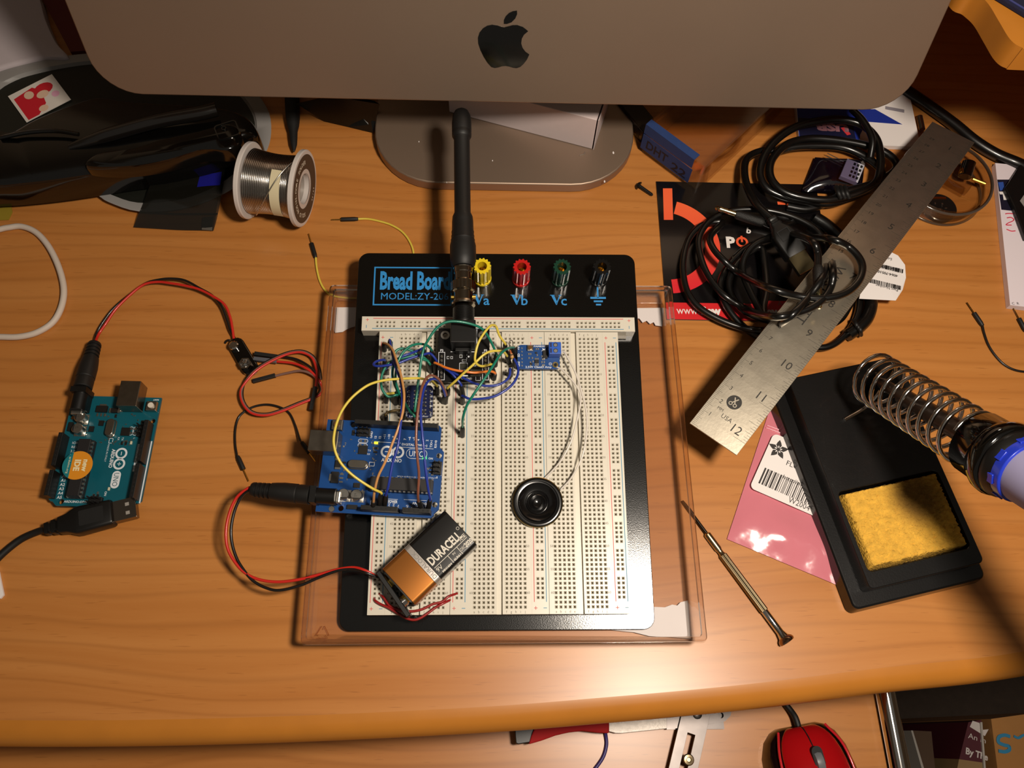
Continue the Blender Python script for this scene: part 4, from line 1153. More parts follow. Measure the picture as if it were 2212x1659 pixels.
b = MB(Fk); b.lathe([(2.4, 3.2), (4.1, 5.8), (3.2, 5.8), (1.8, 4.2)], 6, T(Lk - 2, -1.2, 0)); b.lathe([(1.7, 3.5), (1.4, 5.6), (.3, 6)], 12, T(Lk - 2, -1.2, 0)); part(cab, 'snap_contact', b, M_chrome, sm=20)
b = MB(); b.tube(spline([at(503, 738, 2), at(496, 735, 3), at(490, 736, 2.2), at(486, 741, .8)], 5), .7, 6); part(cab, 'frayed_end', b, M_rub, sm=80)

# ================================================================ loose wires on the desk
def loose(label, col, pts, plugs, cat='wire', r=.74, name='jumper_wire', group='loose jumper wires on the desk'):
    """pts (u, v, z); plugs: (wire end px, far px, pin end px, z)"""
    o = thing(name, label, cat, T(*at(*pts[0])), group)
    part(o, 'wire', MB().tube(spline([at(*q) for q in pts], 7), r, 8), M_wire(col), sm=80)
    for a, c, pn, z in plugs:
        A, C = at(a[0], a[1], z), at(c[0], c[1], z)
        pin = (at(pn[0], pn[1], z) - C).length if pn else 0
        plug(o, C, A, 1.45, pin)
    return o
loose('yellow jumper wire on the desk passing under the breadboard, two black plugs', 'yellow', [(682, 556, 1.6), (684, 578, 1.2), (690, 604, 1), (700, 624, 1), (713, 636, 1), (735, 642, 1), (775, 644, 1), (825, 634, 1), (868, 606, 1), (889, 572, 1), (893, 545, 1), (884, 520, 1), (868, 500, 1), (845, 486, 1), (820, 478, 1), (795, 473, 1), (772, 473, 1.6)],
      (((682, 557), (673, 526), (671, 504), 1.6), ((774, 473), (737, 474), (716, 473), 1.6)), group=None)
loose('black jumper wire in an arch below the ribbon of wires', 'black', [(512, 985, 1.8), (508, 960, 1.2), (508, 930, 1), (514, 905, 1), (527, 890, 1.5), (550, 878, 1.5), (578, 874, 1.5), (605, 880, 1.5), (625, 893, 1), (638, 920, 1.5), (647, 948, 4), (652, 958, 6)],
      (((513, 985), (526, 1014), (538, 1039), 1.8), ((651, 955), (668, 978), (680, 998), 6)))
loose('brown black jumper wire on the bare desk right of the ruler', 'black', [(2122, 702, 1.6), (2126, 720, 1.2), (2135, 745, 1), (2150, 768, 1), (2170, 788, 1), (2195, 800, 1), (2230, 805, 1)], (((2123, 704), (2104, 676), (2090, 653), 1.6),))
loose('black jumper wire cut off by the right edge, its plug below the white sheet', 'black', [(2216, 716, 1.6), (2222, 735, 1), (2236, 770, 1)], (((2216, 716), (2201, 688), (2190, 664), 1.6),))
# ribbon of three female wires
rb = thing('jumper_ribbon', 'ribbon of black, red and mauve wires looped left of the clear tray', 'wires', T(*at(600, 775, 0)))
loop = [(690, 830), (692, 846), (676, 858), (645, 870), (608, 885), (575, 894), (545, 889), (527, 868), (524, 842), (535, 815), (558, 793), (592, 773), (626, 760), (654, 758), (677, 770), (690, 795), (694, 820)]
wires = (('black', [(601, 769, 4), (640, 776, 5), (670, 793, 6), (686, 812, 5)], 0, 0), ('red', [(598, 781, 4), (635, 785, 5), (664, 797, 6), (684, 815, 5)], 4, 3), ('mauve', [(595, 812, 2), (620, 806, 3), (650, 801, 5), (676, 810, 5)], 2, 2))
for col, head, off, dz in wires:
    P = list(head)
    n = len(loop)
    for i, (u, v) in enumerate(loop):
        cx, cy = 610, 826
        d = math.hypot(u - cx, v - cy)
        s_ = -off / d if v < 830 else off * .9 / d
        P.append((u + (u - cx) * s_, v + (v - cy) * s_, 2.2 + 3.5 * abs(math.sin(PI * i / n)) + dz * .15))
    if col == 'red': P = P[:-2] + [(684, 800, 6), (684, 820, 6), (682, 838, 5)]
    part(rb, 'wire', MB().tube(spline([at(*q) for q in P], 6), .8, 8), M_wire(col), sm=80)
def hous(a, c, z, m, w_=2.4, h_=2.4):
    A, C = at(a[0], a[1], z), at(c[0], c[1], z)
    Fh = frame(A, C - A); L = (C - A).length
    b = MB(Fh); b.box(0, L, -w_ / 2, w_ / 2, -h_ / 2, h_ / 2)
    return part(rb, 'connector_housing', b, m, sm=0, bevel=.25)
hous((600, 771), (550, 764), 4.2, M_rub); hous((598, 781), (548, 775), 4.2, mat('grey_housing', '55565c', .35))
hous((595, 811), (546, 824), 1.6, M_rub); hous((682, 836), (672, 886), 5, M_rub)
b = MB(); b.cyl((0, 0), .3, 0, .1, 8, T(*at(674, 869, 6.3))); part(rb, 'contact_glint', b, M_chrome)

# ================================================================ left side of the desk
pts = [(-60, 470), (-20, 496), (15, 492), (45, 489), (75, 500), (100, 525), (120, 560), (134, 600), (138, 635), (130, 670), (112, 698), (80, 718), (45, 727), (10, 728), (-40, 724), (-110, 700), (-150, 620), (-130, 520)]
b = MB(); b.tube(spline([at(u, v, 2.2) for u, v in pts], 7, closed=True), 2.0, 10, closed=True, flat=1.0)
single('rubber_band', b, mat('band_white', 'cbbdb0', .6), 'thick white elastic band in a loop at the left edge of the desk', 'elastic band', T(*at(60, 610, 0)), sm=80)
b = MB(); b.prism([tuple(at(u, v, 1))[:2] for u, v in ((-40, 1215), (-4, 1222), (9, 1285), (2, 1293), (-40, 1300))], 0.2, 1.6)
single('white_tag', b, M_white, 'white card corner poking in at the left edge below the black cord', 'card', T(*at(-10, 1260, 0)), sm=0)
b = MB(); b.prism([tuple(at(u, v, 1))[:2] for u, v in ((-60, 428), (22, 430), (26, 458), (18, 474), (-60, 478))], 0.2, .7)
single('yellow_note', b, mat('yellow_note', '8f7a1c', .7), 'yellow paper note at the left edge below the black device', 'note', T(*at(-10, 455, 0)), sm=0)

# usb cable
ub = thing('usb_cable', 'black cord with a metal plug lying below the teal board', 'cable', T(*at(150, 1140, 0)))
b = MB(); b.tube(spline([at(*q) for q in ((-60, 1265, 2.4), (-20, 1222, 2.4), (10, 1192, 2.4), (45, 1165, 2.6), (80, 1149, 4), (104, 1142, 6))], 7), 2.1, 10); part(ub, 'cord', b, M_rub, sm=80)
A, C = at(98, 1144, 6), at(246, 1108, 6)
Fp = frame(A, C - A); L = (C - A).length
b = MB(Fp)
def sec(x, hw, hh, n=4): return [Vector((x, y, z)) for y, z in rrect(-hw, hw, -hh, hh, min(hw, hh) * .45, n)]
b.loft([sec(0, 2.6, 2.6), sec(.5, 3.4, 3.2), sec(2.4, 3.6, 3.4), sec(2.8, 2.8, 2.8), sec(4.0, 2.8, 2.8), sec(4.4, 4.0, 3.6), sec(6.4, 4.2, 3.8), sec(6.8, 3.4, 3.2), sec(8, 3.6, 3.4), sec(8.4, 4.8, 3.8), sec(13, 5.6, 4.2), sec(18, 8.0, 4.6), sec(20, 8.2, 4.7), sec(L - 1, 7.6, 4.6), sec(L, 7.2, 4.2)])
part(ub, 'plug_grip', b, M_black, sm=40)
b = MB(Fp); b.prism(rrect(20.5, L - 4, -4.5, 4.5, .8), 4.55, 4.75); part(ub, 'grip_panel', b, M_blackm, sm=0)
b = MB(Fp); b.box(L - .5, L + 13.2, -6.1, 6.1, -2.3, 2.3)
o = part(ub, 'metal_plug', b, mat('plug_metal', '8a7f74', .22, 1.0), sm=0, bevel=.2)
b = MB(Fp)
for y in (-2.6, 2.6): b.box(L + 7.4, L + 9.6, y - 1, y + 1, 2.28, 2.34)
part(o, 'plug_hole', b, mat('plug_hole_grey', '938d86', .6), sm=0)['kind'] = 'stuff'

# solder spool
C1, C2 = at(545, 391, 25.4), at(650, 407, 25.4)
sd = thing('solder_spool', 'white spool of silvery solder wire with a dark round label, lying on its side', 'spool', T((C1.x + C2.x) / 2, (C1.y + C2.y) / 2, 0))
axv = (C2 - C1).normalized(); Ls = (C2 - C1).length
MS = T(*C1) @ axv.to_track_quat('Z', 'Y').to_matrix().to_4x4()
M_spool = mat('spool_white', 'c9c0ba', .4)
Rf = 25.2
for z, nm in ((-3.2, 'spool_flange'), (Ls - .8, 'spool_flange')):
    b = MB(MS); b.lathe([(10.2, z), (Rf - .6, z), (Rf, z + .5), (Rf, z + 2.6), (Rf - .7, z + 3.2), (10.2, z + 3.2)], 56, cap=False); part(sd, nm, b, M_spool, sm=40)
b = MB(MS); b.lathe([(9.8, Ls + 2), (9.8, -2.5), (11, -2.5), (11, Ls + 2), (9.8, Ls + 2)], 40, cap=False); part(sd, 'spool_core', b, M_spool, sm=40)
b = MB(MS); b.lathe([(9.7, -2), (9.7, -1.7)], 30); part(sd, 'core_backing', b, M_spool)
NT = 28
pr = [(11, 0.2)]
for i in range(NT):
    z0 = .2 + (Ls - 1.2) * i / NT; dz = (Ls - 1.2) / NT
    sag = 21.4 - 1.6 * math.sin(PI * i / NT)
    for t in (0.02, .25, .5, .75, .98): pr.append((sag - .55 + .55 * math.sin(PI * t), z0 + dz * t))
pr.append((11, Ls - 1))
b = MB(MS); b.lathe(pr, 64); part(sd, 'solder_wire', b, mat('solder_metal', 'b7b2ac', .2, 1.0), sm=60)
b = MB(MS)
up = MS.to_3x3().inverted() @ Vector((0, 0, 1)); a_up = math.degrees(math.atan2(up.y, up.x))
fr = MS.to_3x3().inverted() @ Vector((0, -1, 0)); a_fr = math.atan2(fr.y, fr.x); a_u = math.atan2(up.y, up.x)
sg = 1 if math.sin(a_fr - a_u) > 0 else -1
ang = [a_u + sg * math.radians(q) for q in range(8, 110, 6)]
b.add([(20.9 * math.cos(a), 20.9 * math.sin(a), z) for a in ang for z in (Ls * .58, Ls * .78)], [(2 * i, 2 * i + 1, 2 * i + 3, 2 * i + 2) for i in range(len(ang) - 1)])
b.v = [MS @ (MS.inverted() @ p) for p in b.v]
part(sd, 'masking_tape', b, mat('masking_tape', 'cfc3a0', .75), sm=60, fixn=False)
b = MB(MS)
w_ = []
for i in range(20):
    t = i / 19; a = a_u + sg * math.radians(-10 + 125 * t); w_.append((21.7 * math.cos(a), 21.7 * math.sin(a), Ls * (.93 - .75 * t)))
b.tube([MS.inverted() @ (MS @ Vector(p)) for p in w_], .4, 6) ; b.v = [MS @ p for p in [MS.inverted() @ q for q in b.v]]
b2 = MB(); b2.tube([MS @ Vector(p) for p in w_], .4, 6); part(sd, 'loose_strand', b2, M_tin, sm=80)
b = MB(MS); b.ring(ngon_pts(56, 22.4), ngon_pts(56, 13.0), Ls + 2.35, Ls + 2.6)
lb = part(sd, 'round_label', b, mat('label_brown', '3c322b', .5), sm=0)
t = MB()
a_t = a_u
def arc_text(s, r, a_mid, cap, span, flip=False):
    for i, ch in enumerate(s):
        a = a_mid + (-(i - (len(s) - 1) / 2) * span / len(s)) * (1 if not flip else -1)
        M = MS @ Matrix.Rotation(a, 4, 'Z') @ T(r, 0, Ls + 2.66) @ RZ(-90)
        vs, fs = _glyphs(ch, .02, 1)
        if vs:
            k = cap / .69; xm = (min(v.x for v in vs) + max(v.x for v in vs)) / 2
            t.add([((v.x - xm) * k, v.y * k, 0) for v in vs], fs, M)
arc_text('SOLID ROSIN-CORE SOLDER', 16.2, a_u + .9, 2.6, math.radians(190))
arc_text('60/40', 18, a_u + 3.6, 1.8, math.radians(30))
part(lb, 'label_lettering', t, mat('label_cream', 'd8ccb8', .6), sm=0)

# oval plate with a picture on it
b = MB()
oc = at(278, 290, 4); rim = []
px = [(0, 155), (60, 137), (125, 124), (190, 116), (300, 112), (420, 125), (520, 170), (575, 230), (586, 285), (572, 335), (530, 388), (468, 427), (390, 452), (300, 457), (235, 437), (202, 418), (100, 380), (0, 330), (-60, 260), (-50, 190)]
P3 = spline([at(u, v, 6) for u, v in px], 4, closed=True)
cc = sum(P3, Vector()) / len(P3)
def rs(s, z): return [Vector((cc.x + (p.x - cc.x) * s, cc.y + (p.y - cc.y) * s, z)) for p in P3]
b.loft([rs(.82, .3), rs(.90, .6), rs(.985, 5.4), rs(1.0, 6.2), rs(.985, 6.6), rs(.90, 6.0), rs(.88, 3.2), rs(.8, 2.4)], cap=True)
plt = thing('oval_plate', 'wide oval dark plate with a pale grey rim under the glossy black device', 'plate', T(cc.x, cc.y, 0))
part(plt, 'rim', b, mat('rim_grey', '8d8a88', .45), sm=50)
b = MB(); b.flat([tuple(p)[:2] for p in rs(.895, 0)], 3.6); part(plt, 'plate_well', b, mat('plate_dark', '14150f', .5), sm=0)
pc = [at(u, v, 5.5) for u, v in ((60, 262), (17, 208), (112, 160), (160, 222))]
Fq = frame(pc[1], pc[2] - pc[1])
Wp, Hp = (pc[2] - pc[1]).length, (pc[0] - pc[1]).length
pic = thing('picture_card', 'white bordered picture card with red and pink shapes on the oval plate', 'picture', Fq)
b = MB(Fq); b.box(0, Wp, -Hp, 0, -.6, 0); part(pic, 'card', b, mat('card_dim_white', 'd6cec6', .55), sm=0)
M_pr = mat('picture_red', 'c01a2a', .5); M_pc = mat('picture_cream', 'd9b8a0', .5); M_pp = mat('picture_pink', 'e0a6c0', .5)
b = MB(Fq); b.flat([(Wp * x, -Hp * y) for x, y in ((.06, .18), (.5, .1), (.62, .3), (.55, .75), (.3, .98), (.06, .98))], .05); b.flat([(Wp * .68 + Wp * .2 * math.cos(a), -Hp * .3 + Hp * .18 * math.sin(a)) for a in [i * .4 for i in range(16)]], .06)
part(pic, 'red_shapes', b, M_pr, sm=0)
b = MB(Fq)
for x, y, rx, ry in ((.36, .28, .1, .13), (.6, .45, .13, .12), (.45, .86, .1, .1)): b.flat([(Wp * (x + rx * math.cos(a)), -Hp * (y + ry * math.sin(a))) for a in [i * .42 for i in range(15)]], .08)
part(pic, 'cream_shapes', b, M_pc, sm=0)
b = MB(Fq); b.flat([(Wp * (.82 + .08 * math.cos(a)), -Hp * (.62 + .1 * math.sin(a))) for a in [i * .42 for i in range(15)]], .09); part(pic, 'pink_shape', b, M_pp, sm=0)

# glossy black device
dv = thing('black_device', 'glossy black moulded plastic device with a leaf shaped raised panel, at the upper left', 'device', T(*at(280, 330, 6)))
def blob(outline, zb, zt, inset, m, name, steps=5, par=dv, **k):
    vm = sum(q[1] for q in outline) / len(outline)
    top = [at(u, v, zt if v < vm else zb + .3 * (zt - zb)) for u, v in outline]
    top = spline(top, 4, closed=True)
    c = sum(top, Vector()) / len(top)
    R = []
    R.append([Vector((p.x, p.y, zb)) for p in top])
    for i in range(steps + 1):
        t = i / steps; s = 1 - inset * (1 - math.cos(t * PI / 2)); z = zb + (zt - zb) * (.45 + .55 * math.sin(t * PI / 2))
        R.append([Vector((c.x + (p.x - c.x) * s, c.y + (p.y - c.y) * s, z)) for p in top])
    b = MB(); b.loft(R); return part(par, name, b, m, sm=60, **k)
M_dev = mat('device_black', '070605', 0.12, coat=.5)
blob([(-40, 320), (0, 285), (60, 254), (140, 222), (205, 203), (262, 210), (330, 216), (430, 222), (525, 236), (553, 275), (545, 328), (505, 345), (470, 362), (380, 385), (280, 398), (190, 412), (100, 424), (0, 432), (-60, 425)], 6.7, 30, .12, M_dev, 'housing')
blob([(188, 368), (215, 348), (275, 322), (345, 300), (420, 283), (490, 266), (512, 270), (520, 300), (500, 322), (440, 342), (370, 362), (300, 374), (230, 376)], 28, 40, .14, M_dev, 'raised_panel')
b = MB(); b.tube(spline([at(*q) for q in ((150, 318, 30), (240, 290, 34), (340, 262, 37), (430, 245, 38), (468, 236, 38))], 6), [2, 2.6, 3.2, 3.6, 4.0, 4.4] + [4.6] * 19, 10); part(dv, 'ridge_bar', b, mat('ridge_black', '151210', .2, coat=.5), sm=80)
b = MB(); b.tube(spline([at(*q) for q in ((0, 298, 31), (60, 286, 33), (120, 283, 34), (170, 290, 34))], 6), 1.4, 8); part(dv, 'edge_ridge', b, M_dev, sm=80)
b = MB(); Fw = frame(at(465, 285, 39.6), at(505, 272, 39.6) - at(465, 285, 39.6)); b.ring(rrect(0, 15, -9, 4, 2.4), rrect(.8, 14.2, -8.2, 3.2, 1.9), .2, 1.2, Fw); b.ring(ngon_pts(16, 1.6, 0, 6, 0), ngon_pts(16, 1.1, 0, 6, 0), .2, 1.1, Fw); part(dv, 'switch_recess', b, mat('recess_black', '0c0b0a', .15, coat=.5), sm=0)
b = MB(); b.cyl((0, 0), 2.0, 0, .4, 14, T(*at(43, 392, 27))); part(dv, 'bronze_dot', b, mat('bronze_dot', '6a4a1e', .4, .6))

# black film bag
P = [at(u, v, z) for u, v, z in ((330, 388, 9), (410, 372, 9), (488, 357, 9), (478, 430, 7), (462, 500, 1), (375, 497, 1), (289, 492, 1), (310, 440, 7))]
def coons(s, t):
    a, m_, c, r__, e, bo, g, l = P
    def q(p0, p1, p2, u): return p0 * (1 - u) * (1 - 2 * u) + p1 * 4 * u * (1 - u) + p2 * u * (2 * u - 1)
    top, bot, lef, rig = q(g, bo, e, s), q(a, m_, c, s), q(g, l, a, t), q(e, r__, c, t)
    p = top * (1 - t) + bot * t + lef * (1 - s) + rig * s - (g * (1 - s) * (1 - t) + e * s * (1 - t) + a * (1 - s) * t + c * s * t)
    p.z += .5 * math.sin(9 * s + 5 * t) * math.sin(7 * t + s) + .6 + 1.2 * math.sin(PI * s) * math.sin(PI * t)
    return p
bg = thing('black_film_bag', 'dark shiny film bag draped over the oval plate beside the solder spool', 'bag', T(*at(380, 470, 0)))
b = MB(); b.grid(coons, 18, 16); part(bg, 'film', b, mat('black_film', '14130f', .14, coat=.5, alpha=.86), sm=80, fixn=False)
b = MB(); b.prism([tuple(at(u, v, 2.5))[:2] for u, v in ((438, 470), (462, 468), (458, 498), (436, 496))], 2.2, 2.7); part(bg, 'silver_corner', b, mat('silver_corner', '77726a', .35, .5), sm=0)
b = MB(); b.grid(lambda s, t: coons(.66 + .3 * s, .70 + .2 * t) + Vector((0, 0, .15)), 8, 6); part(bg, 'painted_blue_glint', b, mat('blue_glint_paint', '1a1a78', .2), sm=80, fixn=False)  # blue reflection on the shiny film, painted as a coloured patch
b = MB(); b.tube([at(u, v, 3.6) for u, v in ((300, 458), (380, 462), (470, 462))], .5, 6); part(bg, 'seal_line', b, mat('film_seal', '2a2822', .2), sm=80)

# pen and dark bag under the chin
pn = thing('felt_pen', 'black felt pen lying under the computer chin, tip towards the solder spool', 'pen', T(*at(632, 260, 0)))
A, C = at(635, 325, 5), at(630, 185, 6.5)
Mp = T(*A) @ (C - A).normalized().to_track_quat('Z', 'Y').to_matrix().to_4x4()
q = lambda v: (at(633, v, 5.5) - A).length
b = MB(Mp); b.lathe([(1.0, 0), (1.4, 1.5), (2.3, q(312)), (2.7, q(300)), (3.0, q(285)), (4.2, q(272)), (5.0, q(255)), (5.2, q(235)), (5.2, 120), (4.6, 122)], 24); part(pn, 'barrel', b, M_blackm, sm=50)
b = MB(Mp); b.lathe([(.3, -1.4), (.8, -.4), (.9, 0.3)], 10); part(pn, 'tip', b, mat('felt_tip', '2a2622', .9))
P = [(640, 224, 12), (700, 262, 1), (752, 274, 1), (806, 287, 1), (812, 262, 6), (820, 225, 14), (760, 215, 22), (700, 212, 22)]
v3 = [at(*p) for p in P]; cx = sum(v3, Vector()) / len(v3) + Vector((0, 8, 6))
b = MB(); n = len(v3)
rows = []
rn = random.Random(2)
for s_ in (1, .8, .55, .3): rows.append([cx + (p - cx) * s_ + Vector((rn.uniform(-1, 1), rn.uniform(-1, 1), rn.uniform(-1.5, 1.5))) * (0 if s_ == 1 else 1.6) for p in v3])
b.loft(rows, cap=True)
single('dark_bag', b, mat('dark_film', '0e0d0a', .25, alpha=1), 'crumpled dark plastic bag in the shade left of the computer foot', 'bag', T(cx.x, cx.y, 0), sm=20)

# things behind at the upper left corner
b = MB()
ol = spline([at(u, v, 9) for u, v in ((-80, -60), (20, -70), (78, -20), (98, 40), (122, 92), (146, 122), (95, 124), (40, 136), (-10, 150), (-80, 175))], 4, closed=True)
c = sum(ol, Vector()) / len(ol)
b.loft([[Vector((p.x, p.y, .4)) for p in ol], [Vector((p.x, p.y, 7)) for p in ol], [Vector((c.x + (p.x - c.x) * .97, c.y + (p.y - c.y) * .97, 8.6)) for p in ol], [Vector((c.x + (p.x - c.x) * .9, c.y + (p.y - c.y) * .9, 9)) for p in ol]])
single('white_pouch', b, mat('lilac_white', 'b9aeb2', .7, bump=(60, .2)), 'pale lilac white pouch behind the oval plate in the upper left corner', 'pouch', T(c.x, c.y, 0), sm=50)
b = MB(); P = [at(u, v, 4) for u, v in ((152, 112), (250, 104), (240, -60), (60, -60))]
b.prism([(p.x, p.y) for p in P], .3, 4)
single('dark_red_box', b, mat('dark_red_card', '5a1210', .6), 'dark red flat box between the lilac pouch and the computer', 'box', T(*P[0]), sm=0)

# ================================================================ right side of the desk
# printed card
k0 = at(1440, 690, 1)
FK = frame(k0, at(1812, 696, 1) - k0)
Wk = (at(1812, 696, 1) - k0).length
cd = thing('printed_card', 'black printed card with an orange ring and a red web address strip, under the cables', 'card', FK)
kl = lambda u, v: at_on(FK, u, v, 0)
Hk = kl(1428, 392).y
b = MB(FK); b.box(0, Wk, 0, Hk, -.8, 0); part(cd, 'card_sheet', b, mat('card_black', '0d0b0c', .22, coat=.3), sm=0)
def gradient(name, c0, c1, y0, y1):
    m = mat(name, c0, .45); nt = m.node_tree
    tc = nt.nodes.new('ShaderNodeTexCoord'); sx = nt.nodes.new('ShaderNodeSeparateXYZ'); mr = nt.nodes.new('ShaderNodeMapRange')
    mr.inputs[1].default_value = y0 * MM; mr.inputs[2].default_value = y1 * MM
    mx = nt.nodes.new('ShaderNodeMix'); mx.data_type = 'RGBA'; mx.inputs[6].default_value = s2l(c0); mx.inputs[7].default_value = s2l(c1)
    nt.links.new(tc.outputs['Object'], sx.inputs[0]); nt.links.new(sx.outputs[1], mr.inputs[0]); nt.links.new(mr.outputs[0], mx.inputs[0]); nt.links.new(mx.outputs[2], nt.nodes['Principled BSDF'].inputs['Base Color'])
    return m
M_kr = gradient('card_orange_red', 'd8232e', 'f2663a', 25, 90)
cx, cy = kl(1438, 530).x, kl(1438, 530).y
R1, R0 = kl(1556, 537).x - cx, kl(1523, 537).x - cx
b = MB(FK)
aa = [math.radians(q) for q in range(-86, 77, 4)]
b.add([(cx + r * math.cos(a), cy + r * math.sin(a), .06) for a in aa for r in (R0, R1)], [(2 * i, 2 * i + 1, 2 * i + 3, 2 * i + 2) for i in range(len(aa) - 1)])
b3 = MB(FK); b3.flat([tuple(kl(*q))[:2] for q in ((1432, 407), (1452, 407), (1454, 475), (1434, 475))], .06); part(cd, 'printed_bar', b3, M_kr, sm=0, fixn=False, label='orange bar')
part(cd, 'printed_ring', b, M_kr, sm=0, fixn=False, label='orange to red power ring')
q1 = kl(1680, 442); b = MB(FK); b.flat([(q1.x, q1.y), (q1.x + 6, q1.y), (q1.x + 4, q1.y + 3), (q1.x, q1.y + 2.5)], .06); part(cd, 'red_patch', b, M_kr, sm=0, fixn=False)
yb = kl(1600, 656).y
b = MB(FK); b.box(.2, Wk - .2, .2, yb, 0, .06); b.prism(rrect(kl(1655, 650).x, Wk - 1, yb - 2, yb + 2.5, 2), 0, .07); part(cd, 'red_strip', b, mat('strip_red', 'cf1f24', .45), sm=0)
t = MB(FK)
x = kl(1462, 678).x; t.text('www.', x, 4.2, .12, 5.6, width=15); t.text('Pow', x + 16, 4.2, .12, 5.6, bold=.05, width=13.5)
x = kl(1655, 675).x; t.text('owe', x, 4.4, .12, 5.6, bold=.05, width=13)
x = kl(1570, 534); t.text('P', x.x, x.y, .12, 8.0, bold=.05); x = kl(1612, 503); t.text('b', x.x, x.y, .12, 4.6, bold=.03, rot=-12); x = kl(1648, 552); t.text('N', x.x, x.y, .12, 1.8)
part(cd, 'printed_letters', t, mat('card_white', 'e6dfda', .5), sm=0)
b = MB(FK); x = kl(1603, 523); b.ring(ngon_pts(24, 4.2, 0, x.x, x.y), ngon_pts(24, 2.6, 0, x.x, x.y), 0, .1); b.box(x.x - .7, x.x + .7, x.y, x.y + 5, 0, .12); part(cd, 'ring_letter', b, mat('card_orange', 'ea5a34', .45), sm=0)
t = MB(FK); x = kl(1680, 660); t.text('Act', x.x, x.y, .12, 3.4); part(cd, 'grey_lettering', t, mat('card_grey', '8a5a58', .5), sm=0)

# clear box with blue tape
A = at(1503, 417, .2); Bp = at(1383, 327, .2)
e1 = (Bp - A).normalized(); L1 = (Bp - A).length; e2 = Vector((-e1.y, e1.x, 0)); e2 = e2 if e2.x > 0 else -e2
FB = frame(A, e2, y=e1)       # x away to the upper right, y towards the left corner
bx_ = thing('clear_plastic_box', 'clear plastic box with blue tape marked in handwriting, beside the computer foot', 'box', T(*A))
Hb = 29; Lx = 118
b = MB(FB)
o_, i_ = rrect(0, Lx, 0, L1, 2.5, 3), rrect(1.4, Lx - 1.4, 1.4, L1 - 1.4, 1.6, 3)
b.ring(o_, i_, 0, Hb - 3); b.prism(i_, 0, 1.2); part(bx_, 'box_body', b, clear('clear_box', 'fbf6f0', .05, .06), sm=30)
b = MB(FB); o2, i2 = rrect(-.6, Lx + .6, -.6, L1 + .6, 2.8, 3), rrect(.4, Lx - .4, .4, L1 - .4, 2, 3); b.ring(o2, i2, Hb - 9, Hb); b.prism(i2, Hb - 1.2, Hb); part(bx_, 'box_lid', b, clear('clear_box', 'fbf6f0', .05, .06), sm=30)
M_tape = mat('blue_tape', '20386a', .65, noise=(250, .15))
b = MB(FB); b.box(-1.0, -.75, 8, L1 + .4, 5, 19.5); b.box(-1.0, -.75, 9, L1 + .4, 20.5, Hb + .2); b.box(-1, 5, 9, L1 + .4, Hb + .05, Hb + .3)
tp = part(bx_, 'blue_tape', b, M_tape, sm=0)
Mt = FB @ Matrix(((0, 0, -1, -1.06), (-1, 0, 0, L1), (0, 1, 0, 0), (0, 0, 0, 1)))
t = MB(Mt); t.text('DHT', 4, 8.5, 0, 7.6, width=19, bold=.02); t.text('22', 27, 6.8, 0, 7.0, width=13, bold=.02)
part(tp, 'handwriting', t, mat('marker_ink', '0c0d1e', .6), sm=0)
# small amber and clear part box left of it
b = MB(); 
P0, P1 = at(1330, 252, 0), at(1378, 312, 0)
dx = (P1 - P0).normalized(); Fs = frame(P0, dx)
b = MB(Fs); b.box(-30, (P1 - P0).length, 2, 16, .2, 12)
sb = thing('smoked_case', 'dark smoked plastic case in the shade beside the clear box', 'case', Fs)
part(sb, 'case_body', b, mat('smoked_plastic', '1d120a', .25, coat=.3), sm=0, bevel=.6)
b = MB(Fs)
for i in range(7): b.box(-28 + 8.5 * i, -25 + 8.5 * i, 1.8, 2.0, 3, 10)
part(sb, 'case_ribs', b, M_black, sm=0)['kind'] = 'stuff'

# loose screw
s0, s1 = at(1379, 400, 2.6), at(1410, 422, 1.4)
Ms = T(*s0) @ (s1 - s0).normalized().to_track_quat('Z', 'Y').to_matrix().to_4x4(); Ls_ = (s1 - s0).length
b = MB(Ms); b.lathe([(.3, -1.2), (1.9, -.9), (2.9, .2), (3.0, .9), (1.2, 1.0)], 20); sc = thing('screw', 'small black screw lying on the desk beside the card corner', 'screw', T(s0.x, s0.y, 0)); part(sc, 'screw_head', b, M_black)
b = MB(Ms); b.lathe([(1.2, .9)] + [(1.25 if i % 2 else 1.05, 1.2 + i * .4) for i in range(int((Ls_ - 2) / .4))] + [(.5, Ls_)], 14); part(sc, 'screw_shank', b, M_black, sm=20)

